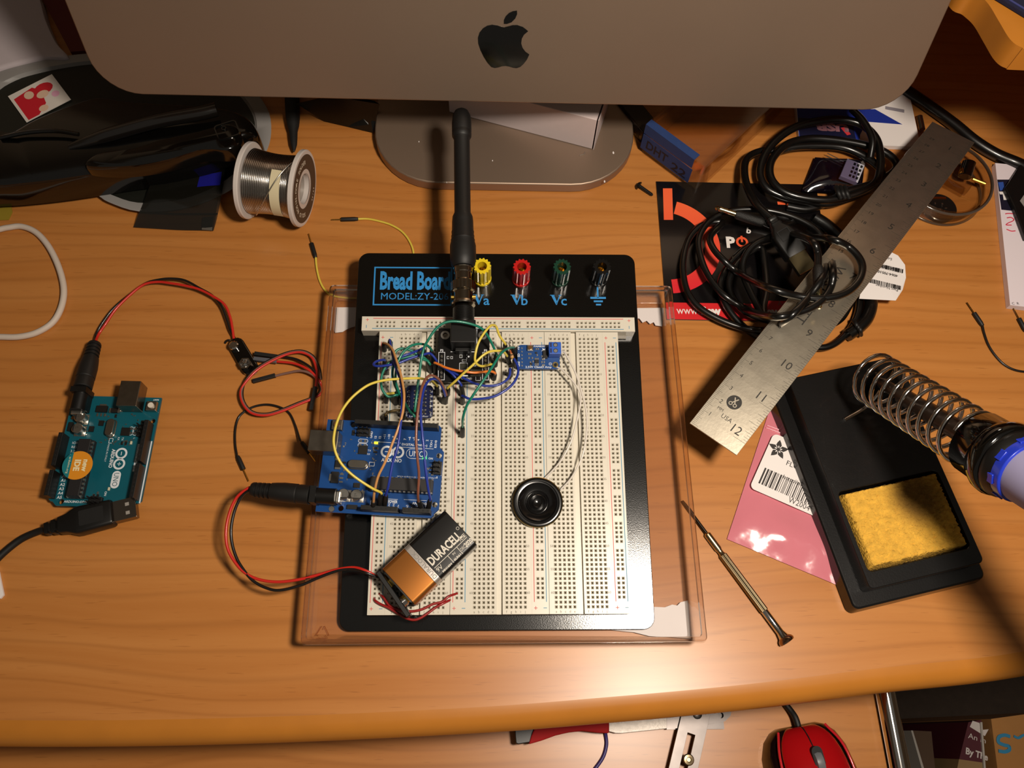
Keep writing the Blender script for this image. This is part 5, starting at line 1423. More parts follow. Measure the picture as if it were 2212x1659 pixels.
# ---- cables
def rz(u, v):
    t_ = ((u - 1540) * 520 + (v - 948) * -663) / (520 ** 2 + 663 ** 2)
    lat = abs((u - 1540) * 663 + (v - 948) * 520) / math.hypot(520, 663)
    return 40.5 - 16 * t_ + 19 * 4 * t_ * (1 - t_), lat
def over(P):
    out = []
    for u, v, z in P:
        h, lat = rz(u, v)
        if z >= 19 and 0 < (v - 285) and lat < 125: z = h + 9.5
        elif z >= 19 and lat < 190: z = max(z, h * (1 - (lat - 125) / 75) + 9)
        out.append((u, v, z))
    return out
def cable(name, label, runs, r, m, z, cat='cable', n=7):
    o = thing(name, label, cat, T(z[0], z[1], 0))
    for nm, P in runs: part(o, nm, MB().tube(spline([at(*q) for q in P], n), r, 10), m, sm=80)
    return o
M_cab = mat('cable_pvc', '0b0a09', .3, coat=.2)
up = [(1668, 474, 22), (1640, 448, 21), (1619, 415, 18), (1608, 378, 14), (1612, 345, 10), (1640, 328, 8), (1680, 326, 8), (1720, 317, 9), (1770, 315, 9), (1822, 319, 9), (1866, 337, 9), (1898, 362, 10), (1904, 384, 10), (1885, 405, 9), (1840, 425, 8), (1790, 440, 8), (1730, 433, 8), (1685, 422, 8), (1655, 405, 9), (1642, 375, 10), (1652, 335, 12), (1680, 300, 14), (1720, 274, 15), (1765, 262, 16), (1815, 258, 16), (1862, 270, 16), (1893, 300, 16), (1902, 340, 16), (1900, 372, 15)]
up2 = [(1900, 372, 15), (1890, 396, 14), (1858, 416, 13), (1815, 428, 12), (1775, 432, 12), (1720, 424, 12), (1684, 408, 12), (1664, 380, 12), (1668, 345, 12), (1700, 312, 12), (1745, 300, 11), (1800, 302, 11), (1860, 312, 11), (1905, 326, 11), (1932, 346, 11), (1934, 366, 11), (1908, 386, 11), (1870, 402, 11), (1828, 414, 11), (1790, 436, 6), (1745, 452, 4), (1700, 446, 4)]
uc = cable('usb_cable', 'thick black coiled cable with a metal plug, upper coil of the heap', [('cord', up + up2[1:])], 2.8, M_cab, at(1770, 340))
b = MB(); b.tube(spline([at(*q) for q in ((1840, 236, 20), (1865, 262, 21), (1884, 300, 20), (1880, 340, 14))], 7), 2.4, 10); part(uc, 'cord', b, M_cab, sm=80)
A, C = at(1664, 470, 22), at(1748, 592, 17)
Fp = frame(A, C - A, z=(-.25, 0, 1)); L = (C - A).length
b = MB(Fp)
b.loft([sec(0, 2.8, 2.8), sec(.6, 3.4, 3.2), sec(3, 3.4, 3.2), sec(3.4, 3.0, 2.9), sec(5, 3.1, 3), sec(5.4, 3.8, 3.4), sec(8, 4.0, 3.5), sec(12, 6.6, 4.4), sec(16, 7.9, 4.6), sec(30, 7.7, 4.6), sec(31, 7.3, 4.3)])
part(uc, 'plug_grip', b, M_black, sm=40)
b = MB(Fp); b.box(30.8, 44, -6.1, 6.1, -2.3, 2.3); o = part(uc, 'metal_plug', b, mat('plug_brass', 'a3926c', .22, 1.0), sm=0, bevel=.2)
b = MB(Fp); b.ring([(12, -4), (20, -4), (20, 4), (12, 4)], [(12.6, -3.4), (19.4, -3.4), (19.4, 3.4), (12.6, 3.4)], 4.5, 4.8); part(uc, 'grip_mark', b, M_black, sm=0)
b = MB()
for i in range(3): b.tube(spline([at(u, v, z) for u, v, z in ((1806 + 9 * i, 404, 15), (1811 + 9 * i, 416, 17.5), (1816 + 9 * i, 428, 15))], 4), 1.6, 8)
part(uc, 'cable_tie', b, M_rub, sm=80)

L2 = [(1700, 515, 20), (1672, 500, 18), (1640, 484, 17), (1618, 470, 16.6)]
low = [(1648, 480, 17), (1680, 490, 14), (1730, 476, 10), (1766, 502, 10), (1788, 540, 15), (1799, 580, 24), (1794, 621, 29), (1768, 655, 31), (1725, 675, 29), (1671, 684, 22), (1617, 670, 14), (1563, 637, 12), (1530, 596, 11), (1513, 553, 10), (1510, 515, 10), (1530, 480, 10), (1570, 458, 11), (1620, 452, 12), (1672, 457, 13), (1726, 474, 14), (1768, 502, 15), (1784, 545, 18), (1780, 590, 24), (1748, 640, 30), (1700, 690, 22), (1660, 712, 14), (1617, 711, 8), (1563, 694, 7), (1514, 667, 7), (1487, 635, 7), (1476, 594, 7), (1477, 553, 7), (1490, 513, 7), (1518, 486, 8), (1560, 480, 9)]
low2 = [(1560, 480, 9), (1535, 510, 14), (1540, 535, 16), (1563, 562, 17), (1603, 594, 18), (1658, 621, 20), (1725, 640, 27), (1780, 644, 33), (1828, 632, 34), (1858, 602, 33), (1861, 567, 32), (1834, 534, 29), (1792, 516, 22), (1740, 512, 16), (1690, 512, 13), (1640, 522, 10), (1600, 545, 8), (1568, 582, 7), (1555, 621, 7), (1570, 662, 7), (1600, 700, 6), (1640, 728, 6), (1690, 738, 6), (1740, 748, 5), (1785, 750, 5), (1820, 730, 5), (1845, 697, 5), (1856, 660, 5), (1852, 625, 5)]
low3 = [(1852, 625, 5), (1835, 660, 7), (1815, 690, 7), (1780, 705, 8), (1720, 700, 9), (1650, 690, 9), (1600, 665, 9), (1575, 620, 9), (1588, 575, 10), (1620, 545, 10), (1645, 536, 11), (1653, 580, 11), (1656, 625, 12), (1650, 660, 13), (1648, 680, 14), (1625, 640, 13), (1605, 590, 12), (1610, 552, 14), (1640, 522, 16), (1700, 505, 17), (1752, 520, 22), (1766, 548, 30), (1767, 575, 34)]
ac = cable('audio_cable', 'black coiled audio cable with two small jack plugs, lower coil of the heap', [('cord', over(low + low2[1:] + low3[1:]))], 2.25, M_cab, at(1660, 600))
def jack(A, C, glen):
    M = T(*A) @ (C - A).normalized().to_track_quat('Z', 'Y').to_matrix().to_4x4(); L = (C - A).length
    b = MB(M); b.lathe([(2.3, 0), (2.9, 1), (3.2, 3), (3.2, glen - 1.6), (2.6, glen)], 20); part(ac, 'jack_grip', b, mat('jack_grip', '12110f', .5, bump=(2500, .4)), sm=40)
    b = MB(M); b.lathe([(1.75, glen), (1.75, glen + 5), (1.45, glen + 5.1), (1.45, glen + 5.6), (1.75, glen + 5.7), (1.75, glen + 8.2), (1.45, glen + 8.3), (1.45, glen + 8.8), (1.75, glen + 8.9), (1.75, glen + 11), (1.1, glen + 11.8), (1.65, glen + 12.8), (.6, glen + 14.2)], 16); part(ac, 'jack_contact', b, mat('jack_gold', 'd8cba0', .18, 1.0), sm=25)
A, C = at(1650, 482, 17), at(1545, 448, 19); jack(A, C, (C - A).length - 14.2)
A, C = at(1767, 575, rz(1767, 575)[0] + 10), at(1770, 667, rz(1770, 667)[0] + 9); jack(A, C, max(9, (C - A).length - 14.2))
# thick cable with a paper label
lc = cable('labelled_cable', 'thick black cable under the ruler wearing a white barcode label', [('cord', [(1760, 470, 6), (1790, 490, 6), (1830, 530, 6), (1856, 575, 6), (1876, 620, 6), (1882, 655, 6), (1874, 685, 6), (1856, 706, 6), (1830, 725, 5.5)])], 4.2, M_cab, at(1870, 640), n=6)
b = MB()
for i in range(3): b.tube(spline([at(u, v, z) for u, v, z in ((1842 + 4 * i, 692 + 5 * i, 6), (1850 + 4 * i, 702 + 5 * i, 11.5), (1852 + 4 * i, 716 + 4 * i, 5))], 4), 1.3, 8)
part(lc, 'cable_tie', b, M_rub, sm=80)
px = [(1856, 645), (1935, 649), (1950, 626), (1957, 600), (1955, 572), (1940, 552), (1922, 543), (1880, 540)]
P = [at(u, v, 11 + (2 if i in (0, 1) else 0)) for i, (u, v) in enumerate(px)]
Fl2 = frame(at(1935, 640, 11), at(1860, 622, 11) - at(1935, 640, 11))
b = MB(); b.add(P + [p + Vector((0, 0, -.35)) for p in P], [tuple(range(8)), tuple(range(15, 7, -1))] + [(i, (i + 1) % 8, 8 + (i + 1) % 8, 8 + i) for i in range(8)])
lb = part(lc, 'paper_label', b, M_white, sm=0)
t = MB(); b = MB()
def lpos(u, v): return at_on(Fl2, u, v, .2)
for v0, (u0, u1), nb in ((612, (1944, 1874), 34), (575, (1950, 1888), 30)):
    p0, p1 = lpos(u0, v0 + 8), lpos(u1, v0 - 6)
    rn = random.Random(v0); x = p0.x
    while x < p1.x:
        w_ = rn.choice((.25, .25, .5, .8)); t.box(x, x + w_, p0.y, p0.y + 3.2 + (p1.y - p0.y) * 0 , .5 + (1.2 if v0 > 590 else .6), .55 + (1.2 if v0 > 590 else .6), Fl2); x += w_ + rn.choice((.25, .45, .6))
for s_, u, v in (('Part Number', 1938, 627), ('4064-705107-0', 1938, 596), ('COXSHE325', 1942, 583), ('Lot N', 1925, 560)):
    q = lpos(u, v); t.text(s_, q.x, q.y, 1.6, 1.9, Fl2)
part(lb, 'label_print', t, M_ink, sm=0)

# ---- ruler
ra, rb2 = at(1486, 922, 39), at(1595, 975, 42); rc, rd = at(2113, 292, 25), at(2006, 278, 24)
mn, mf = (ra + rb2) / 2, (rc + rd) / 2
xr = (mf - mn).normalized(); yr = ((ra - rb2) + (rd - rc)).normalized()
FR = frame(mn, xr, y=yr); Lr = (mf - mn).length; Wr = 31.5
ru = thing('steel_ruler', 'long steel ruler lying slantwise over the cables, inch numbers upside down', 'ruler', FR)
def bow(p):
    q = FR.inverted() @ p; s_ = q.x / Lr
    return p + Vector((0, 0, RB * 4 * s_ * (1 - s_)))
RB = 19
b = MB(FR); b.loft([[Vector((Lr * i / 40, y, z)) for y, z in ((-Wr / 2, -.7), (Wr / 2, -.7), (Wr / 2, 0), (-Wr / 2, 0))] for i in range(41)]); b.v = [bow(p) for p in b.v]; part(ru, 'ruler_blade', b, mat('ruler_steel', 'c2b8a6', .36, .94, noise=(120, .18), bump=(600, .03)), sm=0, bevel=.15)
t = MB(FR)
inch = (Lr - 8) / 12
x12 = 8.0
for i in range(12 * 16 + 1):
    x = x12 + i * inch / 16
    if x > Lr - .5: break
    h = 8 if i % 16 == 0 else (6.2 if i % 8 == 0 else (4.6 if i % 4 == 0 else (3.2 if i % 2 == 0 else 2.2)))
    t.box(x - .07, x + .07, -Wr / 2 + .1, -Wr / 2 + h, 0, .04)
mm_ = inch / 25.4
for i in range(int((Lr - 1) / mm_)):
    h = 5 if i % 10 == 0 else (4 if i % 5 == 0 else 2.6)
    t.box(1 + i * mm_ - .06, 1 + i * mm_ + .06, Wr / 2 - h, Wr / 2 - .1, 0, .04)
for k in range(12):
    t.text(str(12 - k), x12 + k * inch + 1.0 if k else 9.5, -4.6, .05, 5.0, rot=-90 - 0, al='l')
for k in range(1, 30):
    x = 1 + k * 10 * mm_
    t.text(str(k), x - .9, Wr / 2 - 5.6, .05, 2.5, rot=90 - 180, al='l')
t.text('MM', 16, Wr / 2 - 7, .05, 1.7, rot=-90); t.text('USA', 13, Wr / 2 - 11.5, .05, 2.6, rot=-90)
t.text('WESTCOTT', 138, 5.2, .05, 5.6, rot=180, width=50)
lg = (24.5, 3.2)
t.prism(ngon_pts(28, 4.3, 0, *lg), 0, .04)
t.v = [bow(p) for p in t.v]; pr_ = part(ru, 'engraved_marks', t, mat('engraving', '231f1a', .6), sm=0)
q_ = MB()
for sx_ in (-1, 1):
    q_.ring(ngon_pts(14, 1.15, 0, lg[0] - 1.5, lg[1] + 1.4 * sx_), ngon_pts(14, .7, 0, lg[0] - 1.5, lg[1] + 1.4 * sx_), .03, .08)
    for a_, c_ in (((-.7, .9 * sx_), (2.8, -1.2 * sx_)),):
        d = Vector((c_[0] - a_[0], c_[1] - a_[1], 0)); n_ = Vector((-d.y, d.x, 0)).normalized() * .32
        p_ = Vector((lg[0] + a_[0], lg[1] + a_[1], .09)); q_.add([p_ - n_, p_ + d - n_, p_ + d + n_, p_ + n_], [(0, 1, 2, 3)])
q_.v = [bow(FR @ p) for p in q_.v]
part(ru, 'scissors_emblem', q_, mat('bare_steel', 'c9bfae', .35, .9), sm=0)

# ---- film bag with a sensor
P = [at(u, v, 9) for u, v in ((1766, 330), (1876, 336), (1866, 412), (1737, 404))]
def quad(P, s, t): return (P[0] * (1 - s) + P[1] * s) * (1 - t) + (P[3] * (1 - s) + P[2] * s) * t
bgq = thing('sensor_bag', 'shiny purplish film bag holding a white sensor inside the upper cable coil', 'bag', T(*P[3]))
def pil(sg, H):
    def f(s, t):
        p = quad(P, s, t); e = (1 - (2 * s - 1) ** 4) * (1 - (2 * t - 1) ** 4)
        p = p.copy(); p.z = 4 + sg * H * e + .5 * math.sin(11 * s + 4 * t) * e; return p
    return f
b = MB(); b.grid(pil(-1, 3.2), 14, 12); part(bgq, 'film_back', b, mat('film_dark', '17121f', .2, coat=.3), sm=80, fixn=False)
b = MB(); b.grid(pil(1, 6.5), 16, 14); part(bgq, 'film_front', b, clear('purple_film', 'c9c2d4', .10, .16), sm=80, fixn=False)
Fx = frame(at(1812, 384, 6), at(1842, 396, 6) - at(1812, 384, 6))
b = MB(Fx); b.box(0, 13, 0, 17, -1.5, 2.5)
sn = thing('sensor', 'small white slotted sensor inside the purplish film bag', 'sensor', Fx)
part(sn, 'sensor_case', b, mat('sensor_white', 'b7b6c2', .5), sm=0, bevel=.5)
b = MB(Fx)
for i in range(3):
    for j in range(4): b.box(5.4 + 2.5 * i, 7 + 2.5 * i, 2.2 + 3.7 * j, 4.4 + 3.7 * j, 2.48, 2.6)
part(sn, 'sensor_slots', b, M_slotd, sm=0)['kind'] = 'stuff'
b = MB(Fx)
for i in range(3): b.rod((-1, 10 + 2.4 * i, .5), (-14, 11.5 + 2.4 * i, .5), .3, 6)
part(sn, 'sensor_pins', b, M_tin)['kind'] = 'stuff'

# ---- blue and white carton at the back
P = [at(u, v, 4) for u, v in ((1726, 300), (1860, 313), (1989, 317), (1964, 200), (1716, 190))]
cbx = thing('blue_white_carton', 'flat white and blue printed carton behind the cables, below the computer corner', 'box', T(*P[1]))
b = MB(); b.prism([(p.x, p.y) for p in P], .2, 4); part(cbx, 'carton_body', b, M_white, sm=0)
M_bp = mat('carton_blue', '1b2f8c', .5)
b = MB()
for pz in ([(1726, 299), (1722, 240), (1716, 192), (1848, 196), (1856, 240), (1872, 263), (1858, 291), (1855, 311)], [(1822, 238), (1890, 236), (1949, 269), (1860, 262)]):
    b.prism([tuple(at(u, v, 4))[:2] for u, v in pz], 3.95, 4.06 + .02 * len(pz))
part(cbx, 'blue_print', b, M_bp, sm=0)
b = MB(); b.prism([tuple(at(u, v, 4))[:2] for u, v in ((1728, 298), (1724, 255), (1840, 262), (1850, 308))], 4.0, 4.35); part(cbx, 'navy_panel', b, mat('carton_navy', '0d1030', .5), sm=0)
Fu = frame(at(1832, 272, 4.5), at(1748, 268, 4.5) - at(1832, 272, 4.5))
t = MB(Fu); t.text('USB', 0, -1, 0, 6.2, bold=.06, width=24); part(cbx, 'printed_letters', t, mat('carton_pink', '9a6a74', .5), sm=0)
b = MB(); b.prism([tuple(at(u, v, 4.5))[:2] for u, v in ((1816, 276), (1826, 274), (1838, 290), (1830, 292))], 4.3, 4.5); part(cbx, 'red_flash', b, mat('flash_red', 'c8343c', .5), sm=0)
t = MB(); Fu = frame(at(1912, 236, 4), at(1965, 246, 4) - at(1912, 236, 4)); t.box(0, 14, 0, 3, .05, .1, Fu); part(cbx, 'grey_print', t, mat('print_grey', '8d8790', .6), sm=0)

# ---- thick black power cord and clear round container
cable('power_cord', 'thick black power cord running from behind the computer to the right edge', [('cord', [(1905, 160, 5), (1958, 196, 5), (2005, 228, 5), (2060, 268, 5), (2105, 305, 5), (2150, 333, 5), (2195, 352, 5.5), (2240, 372, 8), (2300, 400, 8)])], 4.4, M_cab, at(2100, 300))
ct_ = at(2049, 424, 0)
cn = thing('round_container', 'clear round plastic container with a black knob, half hidden by the ruler', 'container', T(312, 212, .2))
Mc_ = T(312, 212, .2)
b = MB(Mc_); b.lathe([(29.5, 0), (31, .6), (31.4, 12), (32, 12.4), (32, 15), (31, 15.6), (29.4, 15.6), (29, 12), (28.4, 1.4), (.05, 1.2)], 64, cap=False); part(cn, 'container_wall', b, clear('smoky_clear', 'ece5dc', .05, .08), sm=30)
b = MB(Mc_); b.tube([(31.2 * math.cos(a), 31.2 * math.sin(a), 14.6) for a in [2 * PI * i / 60 for i in range(60)]], 1.1, 8, closed=True); b.tube([(30.4 * math.cos(a), 30.4 * math.sin(a), 1.2) for a in [2 * PI * i / 60 for i in range(60)]], .9, 8, closed=True)
part(cn, 'container_rim', b, mat('smoky_rim', '4a4038', .12, coat=.5), sm=80)
p = at(2090, 372, 12); b = MB(); b.rod((p.x - 3, p.y - 4, 12), (p.x + 1, p.y + 6, 15), 4.4, 20); part(cn, 'knob', b, M_gloss, sm=30)
b = MB(); b.rod((p.x + 3, p.y - 5, 11), (p.x + 11, p.y - 9, 11), 1.3, 10); part(cn, 'side_pin', b, M_brass)
p = at(2068, 395, 10); Fq2 = frame(p, (.8, -.6, 0)); b = MB(Fq2); b.box(-9, 9, -4, 3, -4, 3); part(cn, 'clip_block', b, clear('smoky_clear', 'ece5dc', .05, .08), sm=0, bevel=.8)
b = MB(); b.cyl((at(2078, 373, 13).x, at(2078, 373, 13).y), 2.2, 12.6, 15.8, 16); part(cn, 'rivet', b, M_brass)
dp = at(2030, 450, 3); Md = T(dp.x, dp.y, 1.6)
dm = thing('coin_module', 'dark round electronic module inside the clear round container', 'circuit board', Md)
b = MB(Md); b.lathe([(11, 0), (11.4, .4), (11.4, 2.4), (10.8, 2.8)], 40); part(dm, 'module_disc', b, mat('module_dark', '121110', .25, coat=.3), sm=30)
b = MB(Md); b.box(-8, 5, 6.6, 8.2, 2.8, 3.6); part(dm, 'contact_bar', b, mat('copper_bright', 'd07a34', .3, 1.0), sm=0)
b = MB(Md)
rn = random.Random(9)
for i in range(16): b.cb((rn.uniform(-8, 8), rn.uniform(-6, 5), 2.8), (rn.uniform(.6, 1.8), rn.uniform(.5, 1.4), .5))
part(dm, 'solder_joints', b, M_tin, sm=0)['kind'] = 'stuff'

# ---- white sheet with picture, black part on top
P = [at(u, v, 5) for u, v in ((2150, 352), (2182, 659), (2260, 668), (2262, 364))]
sh_ = thing('white_booklet', 'white booklet at the right edge with a red handwritten number and a small picture', 'booklet', T(*P[1]))
b = MB(); b.prism([(p.x, p.y) for p in P], .2, 5); part(sh_, 'booklet_block', b, mat('booklet_white', 'e2d6dc', .6), sm=0)
b = MB(); b.prism([tuple(at(u, v, 5))[:2] for u, v in ((2154, 388), (2163, 453), (2212, 458), (2230, 388))], 4.95, 5.05); pq = part(sh_, 'picture', b, mat('picture_navy', '161327', .5), sm=0)
b = MB(); b.prism([tuple(at(u, v, 5))[:2] for u, v in ((2156, 394), (2160, 412), (2170, 410), (2167, 393))], 5, 5.1); part(pq, 'blue_patch', b, mat('patch_blue', '2f50a0', .5), sm=0)
b = MB(); b.prism([tuple(at(u, v, 5))[:2] for u, v in ((2158, 414), (2160, 420), (2166, 420), (2168, 432), (2174, 432), (2172, 414))], 5, 5.1); part(pq, 'white_patch', b, M_white, sm=0)
Fn2 = frame(at(2190, 462, 5.1), at(2197, 520, 5.1) - at(2190, 462, 5.1))
b = MB(Fn2)
def stroke(b, pts, r=.35): b.tube(spline([(x, y, .05) for x, y in pts], 6), r, 6)
stroke(b, [(.6, 1.0), (0, -1.5), (.4, -4.5), (1.0, -6)]) ; b.v = b.v
stroke(b, [(4.2, -5.2), (3.4, -2.4), (4.6, -.6), (6.2, -1.4), (8.6, -5), (10.2, -6.2), (9.8, -2.6)]) ; stroke(b, [(14.2, -.4), (14.8, -3.2), (13.8, -6.4)])
part(sh_, 'red_handwriting', b, mat('red_pen', 'd0284a', .6), sm=80)
t = MB(); q = at(2186, 655, 5.1); t.text('C  R', q.x, q.y - 1, 5.1, 1.8); part(sh_, 'printed_letters', t, M_ink, sm=0)
bp_ = thing('black_bracket', 'black plastic bracket lying on the white booklet at the right edge', 'bracket', T(*at(2200, 430, 5)))
P = [at(u, v, 9) for u, v in ((2212, 343), (2180, 392), (2171, 405), (2190, 445), (2216, 515), (2290, 520), (2290, 340))]
b = MB(); b.prism([(p.x, p.y) for p in P], 5.2, 9); part(bp_, 'bracket_body', b, M_black, sm=0, bevel=.8)
b = MB(); b.prism([tuple(at(u, v, 9))[:2] for u, v in ((2203, 434), (2216, 415), (2230, 430), (2216, 452))], 9, 9.2); part(bp_, 'grey_mark', b, mat('mark_grey', '8a8580', .5), sm=0)
# metal stub by the carton
b = MB(); b.rod(at(1986, 252, 3), at(1992, 280, 3), 2.2, 14); single('metal_standoff', b, M_steel, 'small grey metal standoff in the shade behind the ruler end', 'standoff', T(*at(1990, 268, 0)))

# ================================================================ soldering stand and iron
zt = 22
p_bl, p_br, p_tl = at(1880, 1274, zt), at(2127, 1214, zt), at(1703, 818, zt)
xs_ = (p_br - p_bl).normalized()
FS = frame((p_bl.x, p_bl.y, 0), xs_)
loc = lambda u, v, z: at_on(FS, u, v, z)
Ws = loc(2127, 1214, zt).x; Hs = loc(1703, 818, zt).y
ss = thing('soldering_stand', 'black two-step soldering iron stand with a wire spring holder at right', 'stand', FS)
def spart(par, nm, m, b, **k):
    b.v = [FS @ q for q in b.v]; return part(par, nm, b, m, **k)
M_st = mat('stand_black', '0f0e0e', .28, coat=.25, noise=(80, .25), bump=(900, .04))
b = MB(); b.prism(rrect(-8.5, Ws + 6, -9, Hs + 4, 4), 0.2, 10, inset=1.2); spart(ss, 'stand_base', M_st, b, sm=30, bevel=1.0)
s1_, s2_, s3_, s4_ = loc(1812, 1066, zt), loc(2022, 1020, zt), loc(2090, 1174, zt), loc(1882, 1236, zt)
sx0, sx1, sy0, sy1 = (s1_.x + s4_.x) / 2, (s2_.x + s3_.x) / 2, (s3_.y + s4_.y) / 2, (s1_.y + s2_.y) / 2
b = MB()
n_o = rrect(0, Ws, 0, Hs, 3, 5); n_i = rrect(sx0 - 1, sx1 + 1, sy0 - 1, sy1 + 1, 3, 5)
b.ring(n_o, n_i, 10, zt); b.prism(n_i, 10, 12)
spart(ss, 'stand_top', M_st, b, sm=30, bevel=.5)
# sponge
m = mat('sponge_yellow', 'd8a63c', .9, noise=(260, .35), bump=(700, 1.0))
rn = random.Random(4)
b = MB()
N1, N2 = 60, 56
hts = {}
def sponge(s, t):
    x, y = sx0 + (sx1 - sx0) * s, sy0 + (sy1 - sy0) * t
    e = min(s, 1 - s, t, 1 - t)
    k = min(1, e / .035)
    z = 12.5 + (zt + 2.2 - 12.5) * (k ** .5) + rn.uniform(-.75, .55) * (k > 0)
    return Vector((x + rn.uniform(-.3, .3), y + rn.uniform(-.3, .3), z))
b.grid(sponge, N1, N2)
spg = thing('sponge', 'yellow cleaning sponge set in the soldering stand, brown scorch mark on it', 'sponge', FS @ T((sx0 + sx1) / 2, (sy0 + sy1) / 2, 12))
b.v = [FS @ q for q in b.v]
part(spg, 'sponge_body', b, m, sm=80, fixn=False)
nt = m.node_tree
tcn = nt.nodes.new('ShaderNodeTexCoord'); dn = nt.nodes.new('ShaderNodeVectorMath'); dn.operation = 'DISTANCE'
dn.inputs[1].default_value = ((sx1 - sx0) * .20 * MM, (sy1 - sy0) * .22 * MM, .010)
mr = nt.nodes.new('ShaderNodeMapRange'); mr.inputs[1].default_value = .008; mr.inputs[2].default_value = .021; mr.inputs[3].default_value = .75; mr.inputs[4].default_value = 0
bs = nt.nodes['Principled BSDF']; src = bs.inputs['Base Color'].links[0].from_socket
mx = nt.nodes.new('ShaderNodeMix'); mx.data_type = 'RGBA'; mx.inputs[7].default_value = s2l('5a3a18')
nt.links.new(tcn.outputs['Object'], dn.inputs[0]); nt.links.new(dn.outputs['Value'], mr.inputs[0]); nt.links.new(mr.outputs[0], mx.inputs[0]); nt.links.new(src, mx.inputs[6]); nt.links.new(mx.outputs[2], bs.inputs['Base Color'])
# spring holder
q0, q1_ = at(1885, 815, 42), at(2105, 952, 98)
axs = (q1_ - q0).normalized(); Lq = (q1_ - q0).length
MQ = T(*q0) @ axs.to_track_quat('Z', 'Y').to_matrix().to_4x4()
b = MB()
turns = 10.4
P = []
for i in range(int(turns * 28) + 1):
    a = 2 * PI * i / 28; P.append(MQ @ Vector((14.6 * math.cos(a), 14.6 * math.sin(a), Lq * i / (turns * 28))))
b.tube(P, 1.25, 8)
# tail of the wire down into the base
tail = [P[0], FS @ Vector((Ws - 22, Hs - 22, 34)), FS @ Vector((Ws - 30, Hs - 28, zt + 2)), FS @ Vector((Ws - 46, Hs - 33, zt + 1.2))]
spr = part(ss, 'spring_holder', b, M_chrome, sm=80)
b = MB(); b.tube(spline(tail, 8), 1.25, 8); part(ss, 'spring_foot', b, M_chrome, sm=80)
b = MB(); l0 = loc(1930, 850, zt)
b.box(Ws - 24, Ws - 6, Hs - 26, Hs - 12, zt, zt + 15); spart(ss, 'holder_block', M_st, b, sm=0, bevel=1)
# iron
ir = thing('soldering_iron', 'soldering iron resting in the spring holder, black collar, blue ring and pale lilac grip', 'soldering iron', T(*q1_))
def ilathe(nm, pr, m, sm=35, n=36, **k):
    b = MB(MQ); b.lathe(pr, n); return part(ir, nm, b, m, sm=sm, **k)
z = Lq
ilathe('heating_barrel', [(1.2, 2), (3.2, 10), (3.3, 26), (4.6, 27), (4.6, 44), (5.2, 45), (5.2, z + 2)], mat('barrel_steel', '5d5148', .35, .9, noise=(200, .2)))
ilathe('collar', [(9, z + 1.4), (15.6, z + 1.6), (16.4, z + 2.4), (16.6, z + 13), (17.6, z + 15), (18.8, z + 18), (19.0, z + 21), (18.2, z + 23), (17, z + 23.6)], M_gloss, 45)
ilathe('lip', [(17, z + 23.2), (17.6, z + 24), (17.4, z + 26), (15.8, z + 29)], M_black, 45)
b = MB(MQ)
b.lathe([(15.4, z + 26), (15.7, z + 28), (15.5, z + 33.5), (14.6, z + 34)], 36)
for i in range(8):
    a = 2 * PI * i / 8; b.box(-2.6, 2.6, 14.8, 16.2, z + 26, z + 31, RZ(math.degrees(a)))
part(ir, 'blue_ring', b, mat('ring_blue', '1f35b4', .3, coat=.3), sm=35, bevel=.3, label='blue toothed ring')
ilathe('grip', [(14.2, z + 33), (14.4, z + 35), (14.2, z + 50), (12.8, z + 85), (12.2, z + 120), (11, z + 160), (10, z + 165)], mat('lilac_foam', '9a95b8', .7), 50)

# ================================================================ pink bag
o0, oy, ox = at(1570, 1165, .5), at(1662, 885, .5), at(1812, 1266, .5)
FP = frame(o0, ox - o0)
Wp_ = (ox - o0).length
tl = at_on(FP, 1662, 885, 0); Hp_ = tl.y; shx = tl.x
pb = thing('pink_bag', 'pink translucent zip bag with a white barcode sticker, tucked under the soldering stand', 'bag', FP)
def pink(s, t):
    x = Wp_ * s + shx * t; y = Hp_ * t
    e = (1 - (2 * s - 1) ** 6) * (1 - (2 * t - 1) ** 6)
    z = .5 + e * (3.4 * math.exp(-((s - .5) ** 2 * 7 + (t - .17) ** 2 * 60)) + .9 + .35 * math.sin(17 * s + 3 * t) * math.sin(13 * t) * (t < .45) + .5 * math.sin(26 * s) * math.exp(-(t / .09) ** 2))
    return FP @ Vector((x, y, z))
M_pinkf = mat('pink_film', 'cf7a86', .12, coat=.5, noise=(40, .08), bump=(55, .5))
b = MB(); b.grid(pink, 60, 60); part(pb, 'bag_film', b, M_pinkf, sm=80, fixn=False)
b = MB()
for t_ in (.855, .875): b.tube([pink(.02 + .96 * i / 20, t_) + Vector((0, 0, .3)) for i in range(21)], .5, 6)
part(pb, 'zip_seal', b, mat('pink_seal', 'e0909e', .25), sm=80)
lab = [at_on(FP, *q, 0) for q in ((1621, 1052), (1676, 946))]
l_o = at_on(FP, 1622, 1056, 0); l_y = at_on(FP, 1672, 943, 0); l_x = at_on(FP, 1768, 1120, 0)
FL2 = FP @ T(l_o.x, l_o.y, 3.2) @ frame((0, 0, 0), (l_x.x - l_o.x, l_x.y - l_o.y, 0))
i_ = FL2.inverted() @ (FP @ Vector((l_y.x, l_y.y, 3.2)))
Hl = i_.y
b = MB(FL2); b.prism([(x + y / Hl * i_.x, y) for x, y in rrect(-1.5, 52, -1, Hl + .5, 3.2, 6)], 0, .25)
st_ = part(pb, 'sticker', b, M_white, sm=0)
t = MB(FL2)
rn = random.Random(11)
x = 2.0
